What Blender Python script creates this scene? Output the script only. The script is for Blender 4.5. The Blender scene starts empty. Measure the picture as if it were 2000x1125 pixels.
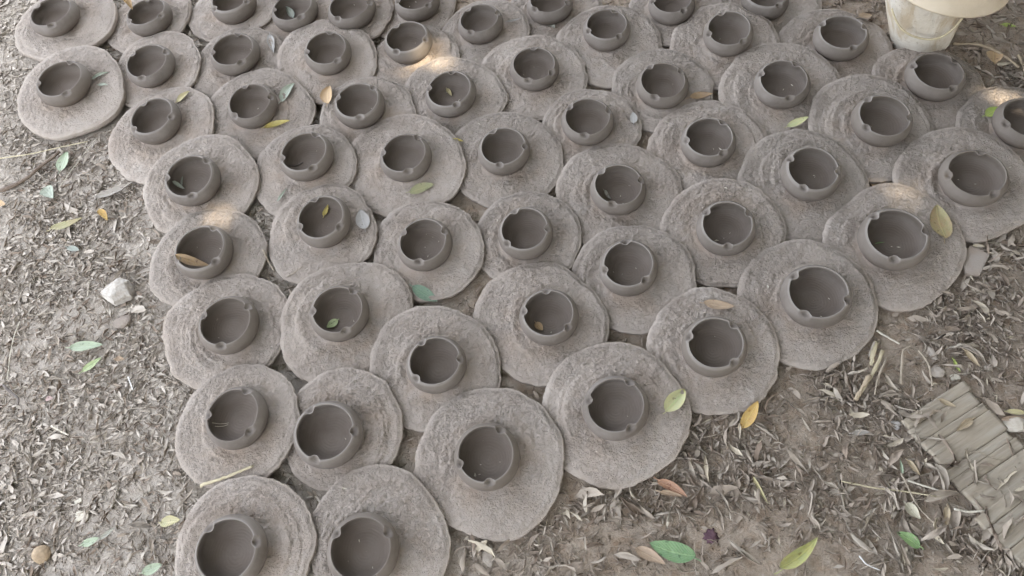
import bpy, math
import numpy as np
from mathutils import Matrix, Vector, Quaternion

SC = bpy.context.scene
COL = SC.collection
rad = math.radians

# ------------------------------------------------------------------ camera
CAM_R=[[0.984732, 0.17408, 0.0], [-0.150373, 0.850629, -0.503803], [-0.087702, 0.496111, 0.863819]]
CAM_Z=1.25
CAM_F=1540.0

cam = bpy.data.cameras.new('camera')
cam.sensor_width = 36.0
cam.lens = 36.0 * CAM_F / 2000.0
cam.clip_start = 0.02
cam.clip_end = 500.0
cam_o = bpy.data.objects.new('camera', cam)
COL.objects.link(cam_o)
cam_o.matrix_world = Matrix.Translation((0, 0, CAM_Z)) @ Matrix(CAM_R).to_4x4()
SC.camera = cam_o

# ------------------------------------------------------------------ sky, sun, exposure
SUN_AZ, SUN_EL = 118.0, 52.0           # clockwise from +Y; sun stands to the right and a little behind the viewer
SUN_DIR = Vector((math.cos(rad(SUN_EL)) * math.sin(rad(SUN_AZ)), math.cos(rad(SUN_EL)) * math.cos(rad(SUN_AZ)), math.sin(rad(SUN_EL))))
world = bpy.data.worlds.new('World')
SC.world = world
world.use_nodes = True
wn = world.node_tree
sky = wn.nodes.new('ShaderNodeTexSky')
sky.sky_type = 'NISHITA'
sky.sun_disc = False
sky.sun_elevation = rad(SUN_EL)
sky.sun_rotation = rad(SUN_AZ)
sky.air_density = 1.0
sky.dust_density = 5.0
sky.ozone_density = 0.6
bg = wn.nodes['Background']
bg.inputs['Strength'].default_value = 0.15
hs = wn.nodes.new('ShaderNodeHueSaturation')      # hazy, milky daylight
hs.inputs['Saturation'].default_value = 0.36
wn.links.new(sky.outputs[0], hs.inputs['Color'])
wn.links.new(hs.outputs[0], bg.inputs['Color'])
sun = bpy.data.lights.new('sun', 'SUN')
sun.energy = 2.0
sun.angle = rad(0.55)
sun.color = (1.0, 0.87, 0.68)
sun_o = bpy.data.objects.new('sun', sun)
COL.objects.link(sun_o)
sun_o.rotation_mode = 'QUATERNION'
sun_o.rotation_quaternion = SUN_DIR.to_track_quat('Z', 'Y')
sun_o.location = SUN_DIR * 30
vs = SC.view_settings
vs.view_transform = 'Standard'
vs.look = 'None'
vs.gamma = 1.0
vs.use_curve_mapping = False
vs.exposure = 3.58

# ------------------------------------------------------------------ data: world positions in metres
# pots: number, x, y, z of the disc's underside, slope x, slope y, bowl offset x, y, bowl width, thumb rest angles, disc outline (0.1 mm, 48 rays)
POTS=[
 (51, 0.665, 1.3238, 0.0, 0.0, 0.0, -0.0148, -0.0114, 0.1015, [290, 50, 170], [1132, 1134, 1135, 1135, 1135, 1138, 1148, 1160, 1167, 1161, 1142, 1116, 1092, 1079, 1080, 1091, 1107, 1121, 1129, 1131, 1129, 1128, 1132, 1139, 1147, 1151, 1153, 1156, 1161, 1163, 1159, 1145, 1125, 1105, 1092, 1087, 1091, 1100, 1113, 1125, 1134, 1137, 1136, 1133, 1132, 1131, 1132, 1132]),
 (52, 0.7521, 1.1508, 0.0053, -0.0198, 0.0396, 0.0069, 0.0099, 0.1102, [136, 4, 277], [1174, 1182, 1180, 1170, 1160, 1157, 1161, 1170, 1183, 1198, 1212, 1218, 1214, 1204, 1196, 1195, 1198, 1198, 1193, 1188, 1186, 1185, 1180, 1170, 1162, 1166, 1180, 1197, 1204, 1198, 1185, 1174, 1169, 1168, 1169, 1175, 1184, 1195, 1204, 1208, 1213, 1220, 1224, 1218, 1200, 1177, 1162, 1163]),
 (46, 0.4677, 1.3521, 0.005, 0.0474, 0.0, -0.0137, -0.0065, 0.1023, [291, 51, 171], [1097, 1092, 1088, 1085, 1085, 1085, 1086, 1088, 1090, 1093, 1097, 1104, 1107, 1103, 1088, 1067, 1047, 1038, 1041, 1051, 1060, 1063, 1063, 1061, 1060, 1065, 1075, 1091, 1108, 1120, 1123, 1118, 1109, 1102, 1097, 1093, 1086, 1078, 1067, 1055, 1042, 1032, 1028, 1036, 1054, 1076, 1092, 1099]),
 (54, 0.8878, 1.0141, 0.0056, -0.0284, 0.0453, 0.0083, 0.0032, 0.1133, [152, 26, 283], [1121, 1123, 1120, 1113, 1105, 1100, 1100, 1102, 1098, 1083, 1063, 1048, 1046, 1054, 1067, 1078, 1083, 1086, 1086, 1085, 1084, 1086, 1094, 1102, 1104, 1099, 1088, 1079, 1080, 1088, 1100, 1109, 1116, 1119, 1114, 1100, 1079, 1059, 1047, 1045, 1048, 1051, 1054, 1059, 1071, 1087, 1103, 1115]),
 (56, 1.0033, 0.8648, 0.0052, -0.0255, 0.0395, 0.0022, 0.0034, 0.1126, [185, 305, 65], [1145, 1139, 1129, 1124, 1127, 1135, 1141, 1139, 1136, 1139, 1149, 1159, 1159, 1148, 1130, 1115, 1107, 1105, 1108, 1115, 1123, 1128, 1127, 1122, 1120, 1127, 1142, 1155, 1157, 1151, 1144, 1143, 1145, 1145, 1139, 1132, 1128, 1128, 1128, 1122, 1115, 1110, 1112, 1119, 1125, 1131, 1137, 1143]),
 (47, 0.531, 1.2054, 0.0137, 0.0617, 0.1119, 0.01, 0.0164, 0.1042, [96, 182, 296], [1149, 1159, 1169, 1169, 1139, 1089, 1084, 1137, 1211, 1226, 1214, 1200, 1192, 1189, 1162, 1099, 1077, 1112, 1160, 1157, 1142, 1136, 1136, 1135, 1129, 1117, 1103, 1092, 1087, 1086, 1086, 1082, 1077, 1072, 1071, 1072, 1076, 1079, 1081, 1081, 1083, 1089, 1096, 1105, 1114, 1121, 1129, 1138]),
 (40, 0.2029, 1.4197, 0.0, 0.0, 0.0, -0.0092, -0.0029, 0.1023, [212, 332, 92], [1105, 1091, 1072, 1050, 1029, 1015, 1013, 1023, 1041, 1058, 1073, 1085, 1095, 1101, 1100, 1095, 1090, 1089, 1091, 1090, 1083, 1072, 1065, 1066, 1075, 1084, 1088, 1085, 1074, 1060, 1046, 1038, 1040, 1051, 1065, 1073, 1073, 1067, 1065, 1071, 1081, 1088, 1092, 1094, 1098, 1106, 1112, 1112]),
 (48, 0.6032, 1.0556, 0.0127, 0.0338, 0.1015, -0.0004, 0.0057, 0.1093, [149, 41, 268], [1259, 1259, 1260, 1268, 1281, 1297, 1310, 1315, 1314, 1310, 1307, 1307, 1307, 1296, 1265, 1247, 1243, 1228, 1214, 1206, 1202, 1203, 1205, 1209, 1214, 1217, 1217, 1212, 1204, 1196, 1193, 1193, 1196, 1198, 1198, 1195, 1193, 1194, 1200, 1206, 1211, 1213, 1214, 1216, 1224, 1235, 1248, 1256]),
 (41, 0.2989, 1.2755, 0.0091, 0.0292, 0.0772, -0.0008, 0.0235, 0.1015, [54, 191, 296], [1115, 1115, 1118, 1125, 1134, 1144, 1147, 1142, 1135, 1133, 1141, 1156, 1166, 1167, 1158, 1147, 1141, 1142, 1151, 1164, 1177, 1184, 1181, 1170, 1155, 1144, 1139, 1135, 1126, 1112, 1099, 1094, 1098, 1109, 1123, 1138, 1156, 1177, 1195, 1204, 1205, 1198, 1187, 1173, 1157, 1140, 1125, 1117]),
 (53, 0.738, 0.9279, 0.0124, 0.0046, 0.1069, 0.0146, 0.0014, 0.1115, [113, 342, 205], [1179, 1187, 1196, 1210, 1232, 1261, 1292, 1316, 1328, 1326, 1317, 1308, 1303, 1302, 1300, 1291, 1272, 1246, 1219, 1195, 1177, 1165, 1156, 1152, 1151, 1154, 1160, 1165, 1167, 1165, 1162, 1160, 1161, 1165, 1169, 1170, 1168, 1164, 1162, 1165, 1170, 1173, 1173, 1169, 1163, 1161, 1164, 1171]),
 (33, -0.1176, 1.5149, 0.0, 0.0, 0.0, 0.0176, -0.0125, 0.1049, [185, 305, 65], [1039, 1063, 1084, 1094, 1092, 1085, 1076, 1066, 1054, 1043, 1035, 1030, 1024, 1011, 996, 988, 993, 1010, 1028, 1041, 1046, 1050, 1056, 1063, 1070, 1073, 1075, 1076, 1074, 1066, 1055, 1045, 1040, 1037, 1031, 1020, 1010, 1010, 1021, 1036, 1045, 1046, 1040, 1033, 1025, 1018, 1015, 1021]),
 (34, 0.0389, 1.3847, 0.0056, 0.0562, 0.0, -0.0038, 0.0055, 0.1024, [119, 5, 236], [1004, 1001, 1008, 1022, 1037, 1048, 1054, 1057, 1057, 1056, 1055, 1057, 1062, 1063, 1054, 1033, 1007, 990, 987, 995, 1003, 1006, 1004, 1003, 1006, 1012, 1021, 1032, 1047, 1063, 1076, 1081, 1079, 1072, 1061, 1045, 1025, 1005, 995, 998, 1010, 1022, 1028, 1027, 1025, 1024, 1021, 1013]),
 (42, 0.3814, 1.1159, 0.0083, 0.031, 0.0787, -0.0062, 0.0021, 0.1065, [112, 20, 235], [997, 1011, 1023, 1031, 1036, 1045, 1060, 1083, 1111, 1136, 1154, 1164, 1169, 1174, 1182, 1192, 1197, 1194, 1179, 1157, 1132, 1110, 1094, 1081, 1070, 1058, 1044, 1032, 1021, 1013, 1007, 1000, 993, 985, 979, 975, 972, 970, 967, 964, 962, 961, 961, 963, 964, 967, 973, 983]),
 (55, 0.853, 0.7723, 0.0101, 0.0335, 0.0769, 0.0069, -0.0056, 0.1166, [169, 60, 284], [1208, 1197, 1193, 1199, 1214, 1230, 1242, 1247, 1248, 1243, 1234, 1223, 1212, 1204, 1198, 1191, 1185, 1181, 1183, 1190, 1198, 1204, 1212, 1225, 1242, 1259, 1266, 1259, 1244, 1228, 1219, 1219, 1221, 1220, 1214, 1201, 1184, 1171, 1168, 1179, 1201, 1225, 1241, 1246, 1243, 1237, 1230, 1221]),
 (26, -0.2548, 1.5194, 0.0067, 0.0667, 0.0, 0.0064, -0.0125, 0.1128, [232, 352, 112], [977, 982, 987, 989, 988, 987, 990, 996, 999, 997, 991, 986, 981, 974, 960, 945, 936, 940, 956, 976, 995, 1009, 1018, 1022, 1016, 1003, 987, 976, 973, 975, 976, 973, 969, 967, 966, 965, 966, 972, 985, 1000, 1007, 1002, 988, 974, 968, 968, 971, 974]),
 (35, 0.1244, 1.2204, 0.0107, 0.0157, 0.0954, 0.0029, 0.0032, 0.1035, [80, 318, 244], [1105, 1101, 1102, 1108, 1114, 1119, 1124, 1129, 1134, 1140, 1143, 1145, 1146, 1151, 1162, 1179, 1200, 1218, 1228, 1230, 1222, 1210, 1197, 1183, 1171, 1159, 1149, 1140, 1134, 1129, 1124, 1119, 1114, 1109, 1107, 1107, 1108, 1108, 1108, 1106, 1107, 1112, 1120, 1130, 1135, 1134, 1126, 1115]),
 (18, -0.3824, 1.5341, 0.0071, 0.0678, 0.0, 0.0022, 0.0007, 0.109, [176, 296, 56], [895, 984, 1041, 1048, 1038, 1030, 1030, 1038, 1047, 1048, 1039, 1023, 1007, 996, 989, 985, 986, 992, 1000, 1007, 1014, 1023, 1038, 1059, 1079, 1089, 1087, 1077, 1063, 1046, 1026, 1006, 991, 986, 990, 997, 1002, 1005, 1011, 1020, 1028, 1031, 1029, 1017, 971, 890, 845, 846]),
 (43, 0.4285, 0.9549, 0.0087, 0.0473, 0.063, -0.0043, -0.0023, 0.1058, [38, 176, 291], [1143, 1133, 1126, 1124, 1127, 1135, 1144, 1152, 1157, 1160, 1162, 1158, 1148, 1132, 1119, 1117, 1127, 1141, 1149, 1151, 1151, 1158, 1174, 1192, 1206, 1208, 1194, 1168, 1137, 1109, 1094, 1098, 1113, 1128, 1135, 1135, 1133, 1137, 1145, 1153, 1161, 1167, 1176, 1185, 1189, 1184, 1172, 1156]),
 (27, -0.1257, 1.3401, 0.0071, 0.053, 0.0473, -0.0032, 0.0292, 0.1072, [115, 235, 335], [1017, 1011, 1002, 991, 980, 976, 983, 996, 1009, 1014, 1012, 1009, 1009, 1007, 998, 982, 966, 960, 966, 978, 989, 996, 999, 1000, 1000, 999, 1000, 1005, 1015, 1022, 1020, 1008, 994, 986, 984, 984, 984, 983, 986, 992, 995, 990, 980, 975, 980, 994, 1009, 1017]),
 (11, -0.5389, 1.6111, 0.0063, 0.0601, 0.0, 0.0143, -0.0145, 0.1073, [210, 330, 90], [1076, 1068, 1064, 1061, 1058, 1056, 1059, 1068, 1076, 1078, 1073, 1066, 1061, 1058, 1055, 1051, 1051, 1056, 1064, 1068, 1066, 1061, 1063, 1073, 1088, 1098, 1097, 1088, 1076, 1065, 1058, 1056, 1061, 1071, 1078, 1074, 1058, 1037, 1025, 1027, 1041, 1058, 1073, 1085, 1095, 1100, 1098, 1088]),
 (49, 0.5734, 0.8236, 0.0114, -0.0074, 0.0974, 0.0081, 0.0124, 0.1099, [140, 341, 231], [1180, 1183, 1188, 1197, 1213, 1235, 1258, 1278, 1289, 1292, 1292, 1292, 1294, 1296, 1293, 1284, 1268, 1252, 1240, 1236, 1237, 1239, 1237, 1230, 1221, 1214, 1210, 1209, 1209, 1205, 1200, 1195, 1191, 1190, 1191, 1190, 1187, 1183, 1180, 1179, 1180, 1181, 1180, 1177, 1173, 1171, 1172, 1176]),
 (36, 0.2137, 1.0565, 0.0079, 0.0286, 0.0744, -0.0056, 0.0017, 0.1055, [133, 7, 251], [1011, 1003, 998, 996, 995, 995, 996, 994, 988, 980, 978, 990, 1012, 1032, 1041, 1035, 1022, 1011, 1004, 1000, 998, 1000, 1007, 1016, 1020, 1015, 1006, 999, 998, 1001, 1001, 1000, 998, 998, 997, 993, 990, 993, 1004, 1017, 1024, 1022, 1014, 1011, 1016, 1024, 1027, 1021]),
 (28, -0.0445, 1.1853, 0.0115, 0.0606, 0.0909, -0.0088, 0.0079, 0.1078, [162, 75, 283], [1055, 1035, 1016, 1011, 1019, 1035, 1054, 1071, 1090, 1117, 1157, 1206, 1259, 1305, 1337, 1355, 1358, 1351, 1334, 1310, 1281, 1249, 1220, 1195, 1176, 1159, 1140, 1120, 1101, 1085, 1073, 1063, 1053, 1040, 1026, 1013, 1006, 1004, 1002, 995, 981, 966, 960, 970, 997, 1030, 1057, 1066]),
 (3, -0.7455, 1.6266, 0.0045, 0.0432, -0.0086, 0.0166, -0.0187, 0.1077, [328, 88, 208], [1024, 1039, 1056, 1072, 1084, 1089, 1086, 1078, 1071, 1067, 1063, 1056, 1046, 1038, 1037, 1044, 1052, 1057, 1054, 1048, 1042, 1040, 1042, 1046, 1052, 1057, 1057, 1051, 1043, 1040, 1047, 1063, 1081, 1090, 1089, 1080, 1067, 1054, 1044, 1039, 1041, 1049, 1056, 1055, 1045, 1030, 1018, 1016]),
 (50, 0.6828, 0.6663, 0.0083, 0.0111, 0.0671, -0.0094, 0.0041, 0.1198, [118, 356, 245], [1209, 1216, 1225, 1238, 1255, 1277, 1299, 1322, 1340, 1349, 1344, 1319, 1278, 1226, 1180, 1151, 1146, 1160, 1182, 1200, 1209, 1210, 1211, 1217, 1224, 1227, 1220, 1201, 1180, 1168, 1174, 1196, 1223, 1240, 1239, 1217, 1183, 1148, 1123, 1108, 1104, 1106, 1114, 1127, 1144, 1165, 1184, 1199]),
 (12, -0.5171, 1.4183, 0.0091, 0.0281, 0.0814, -0.0001, 0.0103, 0.11, [178, 296, 72], [1096, 1095, 1086, 1073, 1067, 1070, 1079, 1086, 1090, 1093, 1099, 1108, 1115, 1118, 1117, 1116, 1115, 1109, 1098, 1086, 1078, 1076, 1080, 1086, 1095, 1108, 1123, 1132, 1129, 1111, 1088, 1071, 1064, 1063, 1063, 1065, 1073, 1088, 1108, 1124, 1133, 1136, 1133, 1126, 1113, 1099, 1091, 1092]),
 (19, -0.3177, 1.3627, 0.0154, -0.0105, 0.0879, 0.0099, 0.0097, 0.1057, [183, 74, 300], [1113, 1123, 1140, 1160, 1178, 1191, 1188, 1141, 1087, 1082, 1154, 1285, 1339, 1342, 1318, 1311, 1330, 1324, 1299, 1263, 1219, 1174, 1136, 1111, 1099, 1096, 1094, 1089, 1080, 1069, 1061, 1057, 1057, 1058, 1059, 1059, 1059, 1060, 1063, 1070, 1080, 1092, 1104, 1113, 1118, 1118, 1115, 1111]),
 (1, -0.9475, 1.6778, 0.005, 0.0382, -0.0086, -0.0124, -0.0158, 0.1178, [141, 281, 45], [1217, 1186, 1167, 1161, 1166, 1176, 1187, 1197, 1204, 1208, 1213, 1218, 1223, 1230, 1235, 1240, 1244, 1249, 1253, 1259, 1265, 1270, 1275, 1279, 1284, 1290, 1296, 1303, 1308, 1313, 1319, 1325, 1332, 1341, 1348, 1355, 1362, 1369, 1380, 1394, 1408, 1420, 1423, 1414, 1390, 1353, 1307, 1260]),
 (20, -0.2389, 1.1903, 0.0115, 0.0416, 0.1027, -0.0068, 0.0147, 0.106, [34, 273, 156], [1042, 1035, 1034, 1039, 1043, 1040, 1033, 1029, 1033, 1046, 1061, 1071, 1076, 1079, 1083, 1087, 1091, 1095, 1097, 1093, 1079, 1055, 1030, 1013, 1010, 1019, 1030, 1039, 1046, 1051, 1054, 1052, 1047, 1044, 1050, 1064, 1081, 1093, 1095, 1090, 1082, 1073, 1066, 1060, 1058, 1059, 1058, 1052]),
 (29, 0.0373, 1.01, 0.0097, 0.019, 0.0878, -0.0055, 0.0086, 0.103, [109, 347, 252], [1090, 1091, 1089, 1087, 1087, 1090, 1100, 1117, 1138, 1161, 1183, 1200, 1214, 1229, 1247, 1268, 1290, 1306, 1310, 1299, 1275, 1245, 1215, 1191, 1174, 1160, 1148, 1135, 1121, 1109, 1100, 1095, 1091, 1088, 1084, 1081, 1080, 1082, 1088, 1095, 1101, 1104, 1103, 1099, 1094, 1091, 1089, 1089]),
 (37, 0.2325, 0.8801, 0.007, 0.0211, 0.0537, -0.0016, 0.0003, 0.1062, [124, 1, 243], [1212, 1218, 1217, 1205, 1187, 1174, 1176, 1191, 1209, 1222, 1229, 1234, 1241, 1249, 1256, 1262, 1267, 1271, 1271, 1262, 1245, 1226, 1208, 1194, 1182, 1175, 1175, 1186, 1204, 1221, 1230, 1231, 1230, 1229, 1229, 1225, 1219, 1218, 1227, 1246, 1263, 1272, 1269, 1257, 1241, 1226, 1214, 1210]),
 (44, 0.3976, 0.7588, 0.0129, 0.0256, 0.1137, 0.0013, -0.0064, 0.1058, [134, 17, 256], [1126, 1121, 1119, 1126, 1137, 1146, 1146, 1142, 1138, 1138, 1136, 1126, 1109, 1090, 1077, 1070, 1068, 1071, 1080, 1095, 1111, 1121, 1123, 1124, 1130, 1142, 1151, 1152, 1142, 1131, 1124, 1122, 1121, 1119, 1117, 1117, 1117, 1110, 1097, 1083, 1077, 1081, 1090, 1099, 1106, 1113, 1121, 1126]),
 (4, -0.708, 1.4418, 0.0112, 0.0719, 0.0847, -0.0004, -0.0035, 0.1103, [17, 138, 258], [1028, 1033, 1044, 1058, 1073, 1088, 1106, 1127, 1147, 1163, 1170, 1171, 1163, 1152, 1171, 1189, 1193, 1181, 1152, 1115, 1080, 1055, 1045, 1045, 1046, 1044, 1038, 1030, 1025, 1023, 1024, 1024, 1022, 1018, 1016, 1017, 1020, 1023, 1024, 1023, 1024, 1028, 1036, 1044, 1047, 1044, 1037, 1029]),
 (13, -0.4604, 1.2501, 0.0127, 0.0388, 0.1043, -0.0133, 0.0089, 0.1066, [2, 221, 102], [1143, 1116, 1081, 1051, 1034, 1037, 1056, 1086, 1119, 1153, 1185, 1217, 1245, 1268, 1283, 1292, 1302, 1316, 1336, 1357, 1370, 1367, 1347, 1315, 1280, 1252, 1234, 1221, 1210, 1196, 1180, 1165, 1154, 1147, 1143, 1137, 1131, 1124, 1121, 1120, 1122, 1123, 1125, 1127, 1134, 1144, 1154, 1155]),
 (21, -0.1684, 1.0356, 0.0124, 0.0712, 0.083, 0.0083, 0.008, 0.1057, [165, 45, 275], [1204, 1197, 1189, 1180, 1177, 1184, 1204, 1233, 1264, 1294, 1318, 1337, 1354, 1368, 1369, 1344, 1355, 1386, 1384, 1360, 1324, 1278, 1233, 1197, 1179, 1176, 1183, 1186, 1180, 1165, 1148, 1139, 1141, 1149, 1154, 1148, 1131, 1115, 1111, 1128, 1165, 1208, 1243, 1259, 1256, 1241, 1225, 1212]),
 (45, 0.4975, 0.585, 0.0092, 0.0174, 0.0771, 0.009, 0.0029, 0.1161, [128, 331, 226], [1155, 1170, 1183, 1191, 1194, 1197, 1207, 1225, 1250, 1274, 1286, 1283, 1267, 1246, 1228, 1217, 1212, 1209, 1204, 1197, 1190, 1186, 1187, 1191, 1194, 1193, 1188, 1180, 1172, 1166, 1163, 1163, 1166, 1170, 1174, 1174, 1169, 1157, 1143, 1131, 1125, 1127, 1134, 1141, 1143, 1142, 1141, 1144]),
 (2, -0.9021, 1.42, 0.0091, 0.039, 0.0629, 0.0006, 0.0035, 0.1201, [182, 65, 294], [1236, 1214, 1199, 1191, 1194, 1210, 1238, 1272, 1304, 1330, 1346, 1358, 1368, 1379, 1388, 1390, 1384, 1369, 1349, 1328, 1309, 1291, 1274, 1256, 1239, 1224, 1212, 1202, 1195, 1191, 1194, 1206, 1225, 1246, 1261, 1267, 1265, 1262, 1272, 1300, 1342, 1386, 1415, 1419, 1396, 1354, 1308, 1267]),
 (14, -0.3759, 1.0766, 0.0111, 0.0637, 0.0761, 0.0169, 0.0146, 0.1104, [186, 54, 291], [1104, 1094, 1084, 1078, 1079, 1084, 1096, 1112, 1129, 1140, 1138, 1126, 1114, 1110, 1116, 1126, 1131, 1125, 1113, 1099, 1089, 1082, 1080, 1081, 1083, 1082, 1077, 1073, 1074, 1085, 1103, 1119, 1128, 1133, 1138, 1145, 1151, 1148, 1135, 1115, 1096, 1082, 1075, 1074, 1079, 1090, 1102, 1107]),
 (30, 0.0437, 0.8209, 0.007, 0.0481, 0.051, 0.0002, -0.0031, 0.104, [105, 347, 212], [1019, 1028, 1035, 1038, 1036, 1033, 1033, 1038, 1048, 1056, 1058, 1054, 1049, 1046, 1048, 1052, 1051, 1045, 1036, 1027, 1022, 1022, 1025, 1031, 1036, 1037, 1031, 1021, 1012, 1008, 1012, 1024, 1041, 1059, 1075, 1083, 1081, 1069, 1052, 1040, 1035, 1035, 1036, 1032, 1023, 1014, 1009, 1011]),
 (5, -0.6814, 1.2468, 0.0116, 0.0827, 0.0551, 0.0008, 0.0159, 0.1101, [343, 213, 116], [1161, 1171, 1191, 1217, 1237, 1247, 1250, 1252, 1255, 1257, 1252, 1241, 1228, 1219, 1211, 1203, 1198, 1199, 1207, 1219, 1224, 1222, 1217, 1216, 1218, 1216, 1205, 1188, 1175, 1176, 1191, 1212, 1232, 1249, 1260, 1264, 1259, 1247, 1238, 1237, 1241, 1242, 1231, 1211, 1189, 1174, 1165, 1161]),
 (38, 0.2191, 0.6904, 0.01, 0.0712, 0.0712, -0.0074, 0.0154, 0.105, [83, 183, 301], [1079, 1087, 1093, 1100, 1106, 1111, 1116, 1118, 1120, 1120, 1122, 1128, 1138, 1152, 1167, 1177, 1181, 1176, 1165, 1152, 1139, 1129, 1122, 1116, 1107, 1095, 1079, 1060, 1043, 1030, 1022, 1019, 1019, 1018, 1014, 1010, 1007, 1009, 1016, 1028, 1042, 1054, 1062, 1066, 1066, 1067, 1069, 1073]),
 (22, -0.1412, 0.8321, 0.0086, 0.0473, 0.0686, -0.0026, 0.0008, 0.1053, [144, 13, 254], [1043, 1038, 1034, 1032, 1032, 1035, 1041, 1050, 1061, 1074, 1087, 1100, 1115, 1132, 1151, 1169, 1183, 1189, 1184, 1168, 1145, 1120, 1097, 1080, 1068, 1061, 1059, 1058, 1058, 1055, 1050, 1043, 1035, 1031, 1032, 1040, 1053, 1066, 1076, 1080, 1077, 1071, 1064, 1060, 1057, 1055, 1052, 1048]),
 (6, -0.5876, 1.0743, 0.013, 0.0146, 0.1158, -0.005, 0.007, 0.112, [174, 39, 277], [1202, 1203, 1200, 1196, 1197, 1208, 1230, 1259, 1287, 1306, 1313, 1309, 1299, 1289, 1284, 1284, 1286, 1288, 1286, 1280, 1269, 1252, 1231, 1207, 1184, 1165, 1153, 1148, 1147, 1146, 1143, 1136, 1129, 1124, 1123, 1124, 1126, 1126, 1124, 1121, 1119, 1121, 1127, 1138, 1151, 1166, 1181, 1194]),
 (39, 0.3149, 0.5296, 0.011, 0.0205, 0.1002, -0.0008, -0.0003, 0.1066, [34, 154, 298], [1089, 1093, 1101, 1111, 1120, 1125, 1129, 1133, 1141, 1152, 1165, 1173, 1172, 1161, 1144, 1125, 1109, 1099, 1095, 1095, 1098, 1101, 1105, 1108, 1109, 1107, 1104, 1100, 1097, 1096, 1093, 1089, 1084, 1079, 1079, 1086, 1099, 1114, 1125, 1126, 1119, 1107, 1096, 1088, 1086, 1086, 1087, 1088]),
 (15, -0.3436, 0.9126, 0.011, 0.0727, 0.0681, 0.015, 0.0094, 0.1074, [102, 194, 321], [1081, 1058, 1044, 1044, 1056, 1072, 1087, 1102, 1116, 1126, 1129, 1125, 1119, 1118, 1125, 1135, 1139, 1135, 1124, 1111, 1096, 1080, 1066, 1058, 1061, 1071, 1084, 1094, 1102, 1110, 1116, 1116, 1108, 1097, 1092, 1095, 1106, 1115, 1118, 1117, 1117, 1120, 1124, 1126, 1127, 1125, 1118, 1103]),
 (31, 0.0402, 0.6359, 0.0068, 0.0453, 0.0482, 0.0159, 0.002, 0.1035, [84, 164, 311], [1168, 1157, 1140, 1121, 1107, 1107, 1125, 1159, 1199, 1233, 1256, 1267, 1272, 1278, 1288, 1300, 1309, 1309, 1301, 1285, 1267, 1247, 1223, 1194, 1156, 1114, 1073, 1042, 1027, 1029, 1043, 1064, 1083, 1098, 1105, 1107, 1107, 1110, 1119, 1136, 1158, 1179, 1194, 1200, 1197, 1189, 1181, 1175]),
 (7, -0.5685, 0.9047, 0.0077, 0.014, 0.0701, 0.0041, -0.001, 0.1118, [56, 311, 198], [1171, 1153, 1136, 1127, 1126, 1126, 1123, 1115, 1105, 1098, 1095, 1098, 1106, 1120, 1134, 1141, 1137, 1125, 1114, 1109, 1111, 1115, 1121, 1130, 1144, 1160, 1171, 1174, 1166, 1152, 1136, 1120, 1104, 1093, 1089, 1093, 1102, 1108, 1108, 1105, 1103, 1106, 1113, 1124, 1139, 1157, 1172, 1178]),
 (32, 0.1326, 0.4458, 0.0093, 0.045, 0.0675, -0.0, 0.0077, 0.1077, [48, 158, 290], [1189, 1174, 1154, 1144, 1154, 1183, 1222, 1256, 1276, 1282, 1282, 1286, 1296, 1309, 1318, 1318, 1309, 1297, 1286, 1276, 1264, 1248, 1231, 1217, 1212, 1217, 1225, 1228, 1218, 1199, 1179, 1167, 1166, 1170, 1170, 1159, 1138, 1114, 1097, 1093, 1100, 1112, 1122, 1131, 1143, 1160, 1178, 1190]),
 (8, -0.53, 0.7346, 0.0067, 0.014, 0.0582, 0.018, 0.0012, 0.111, [28, 154, 261], [1232, 1246, 1251, 1248, 1242, 1236, 1230, 1224, 1215, 1207, 1200, 1195, 1190, 1183, 1172, 1164, 1164, 1178, 1203, 1229, 1241, 1230, 1199, 1158, 1124, 1109, 1112, 1123, 1130, 1128, 1118, 1109, 1107, 1113, 1123, 1128, 1127, 1124, 1123, 1130, 1142, 1154, 1162, 1164, 1166, 1173, 1189, 1211]),
 (16, -0.3045, 0.6944, 0.0103, -0.0402, 0.0825, -0.0069, 0.0229, 0.1062, [47, 175, 286], [1185, 1217, 1257, 1299, 1340, 1372, 1391, 1396, 1387, 1371, 1353, 1340, 1336, 1339, 1346, 1352, 1353, 1346, 1330, 1306, 1277, 1246, 1219, 1200, 1191, 1188, 1188, 1185, 1176, 1163, 1149, 1140, 1136, 1137, 1138, 1137, 1132, 1126, 1124, 1126, 1132, 1140, 1145, 1146, 1144, 1143, 1148, 1161]),
 (23, -0.1522, 0.5842, 0.0091, 0.0033, 0.0852, 0.0034, 0.0017, 0.1022, [115, 355, 216], [1096, 1087, 1084, 1088, 1095, 1106, 1119, 1136, 1155, 1176, 1198, 1221, 1244, 1268, 1292, 1311, 1319, 1313, 1291, 1260, 1228, 1201, 1184, 1173, 1165, 1156, 1144, 1132, 1123, 1117, 1114, 1110, 1105, 1099, 1094, 1093, 1094, 1097, 1098, 1097, 1097, 1100, 1108, 1118, 1126, 1127, 1121, 1109]),
 (24, -0.0842, 0.4038, 0.0076, 0.0316, 0.0607, -0.0003, 0.0075, 0.1076, [50, 190, 269], [1205, 1227, 1246, 1258, 1263, 1266, 1270, 1277, 1286, 1293, 1298, 1301, 1306, 1312, 1315, 1313, 1302, 1286, 1268, 1255, 1249, 1249, 1249, 1245, 1237, 1228, 1217, 1206, 1190, 1170, 1145, 1123, 1114, 1122, 1146, 1177, 1205, 1219, 1219, 1210, 1199, 1190, 1185, 1180, 1175, 1172, 1174, 1186]),
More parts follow.
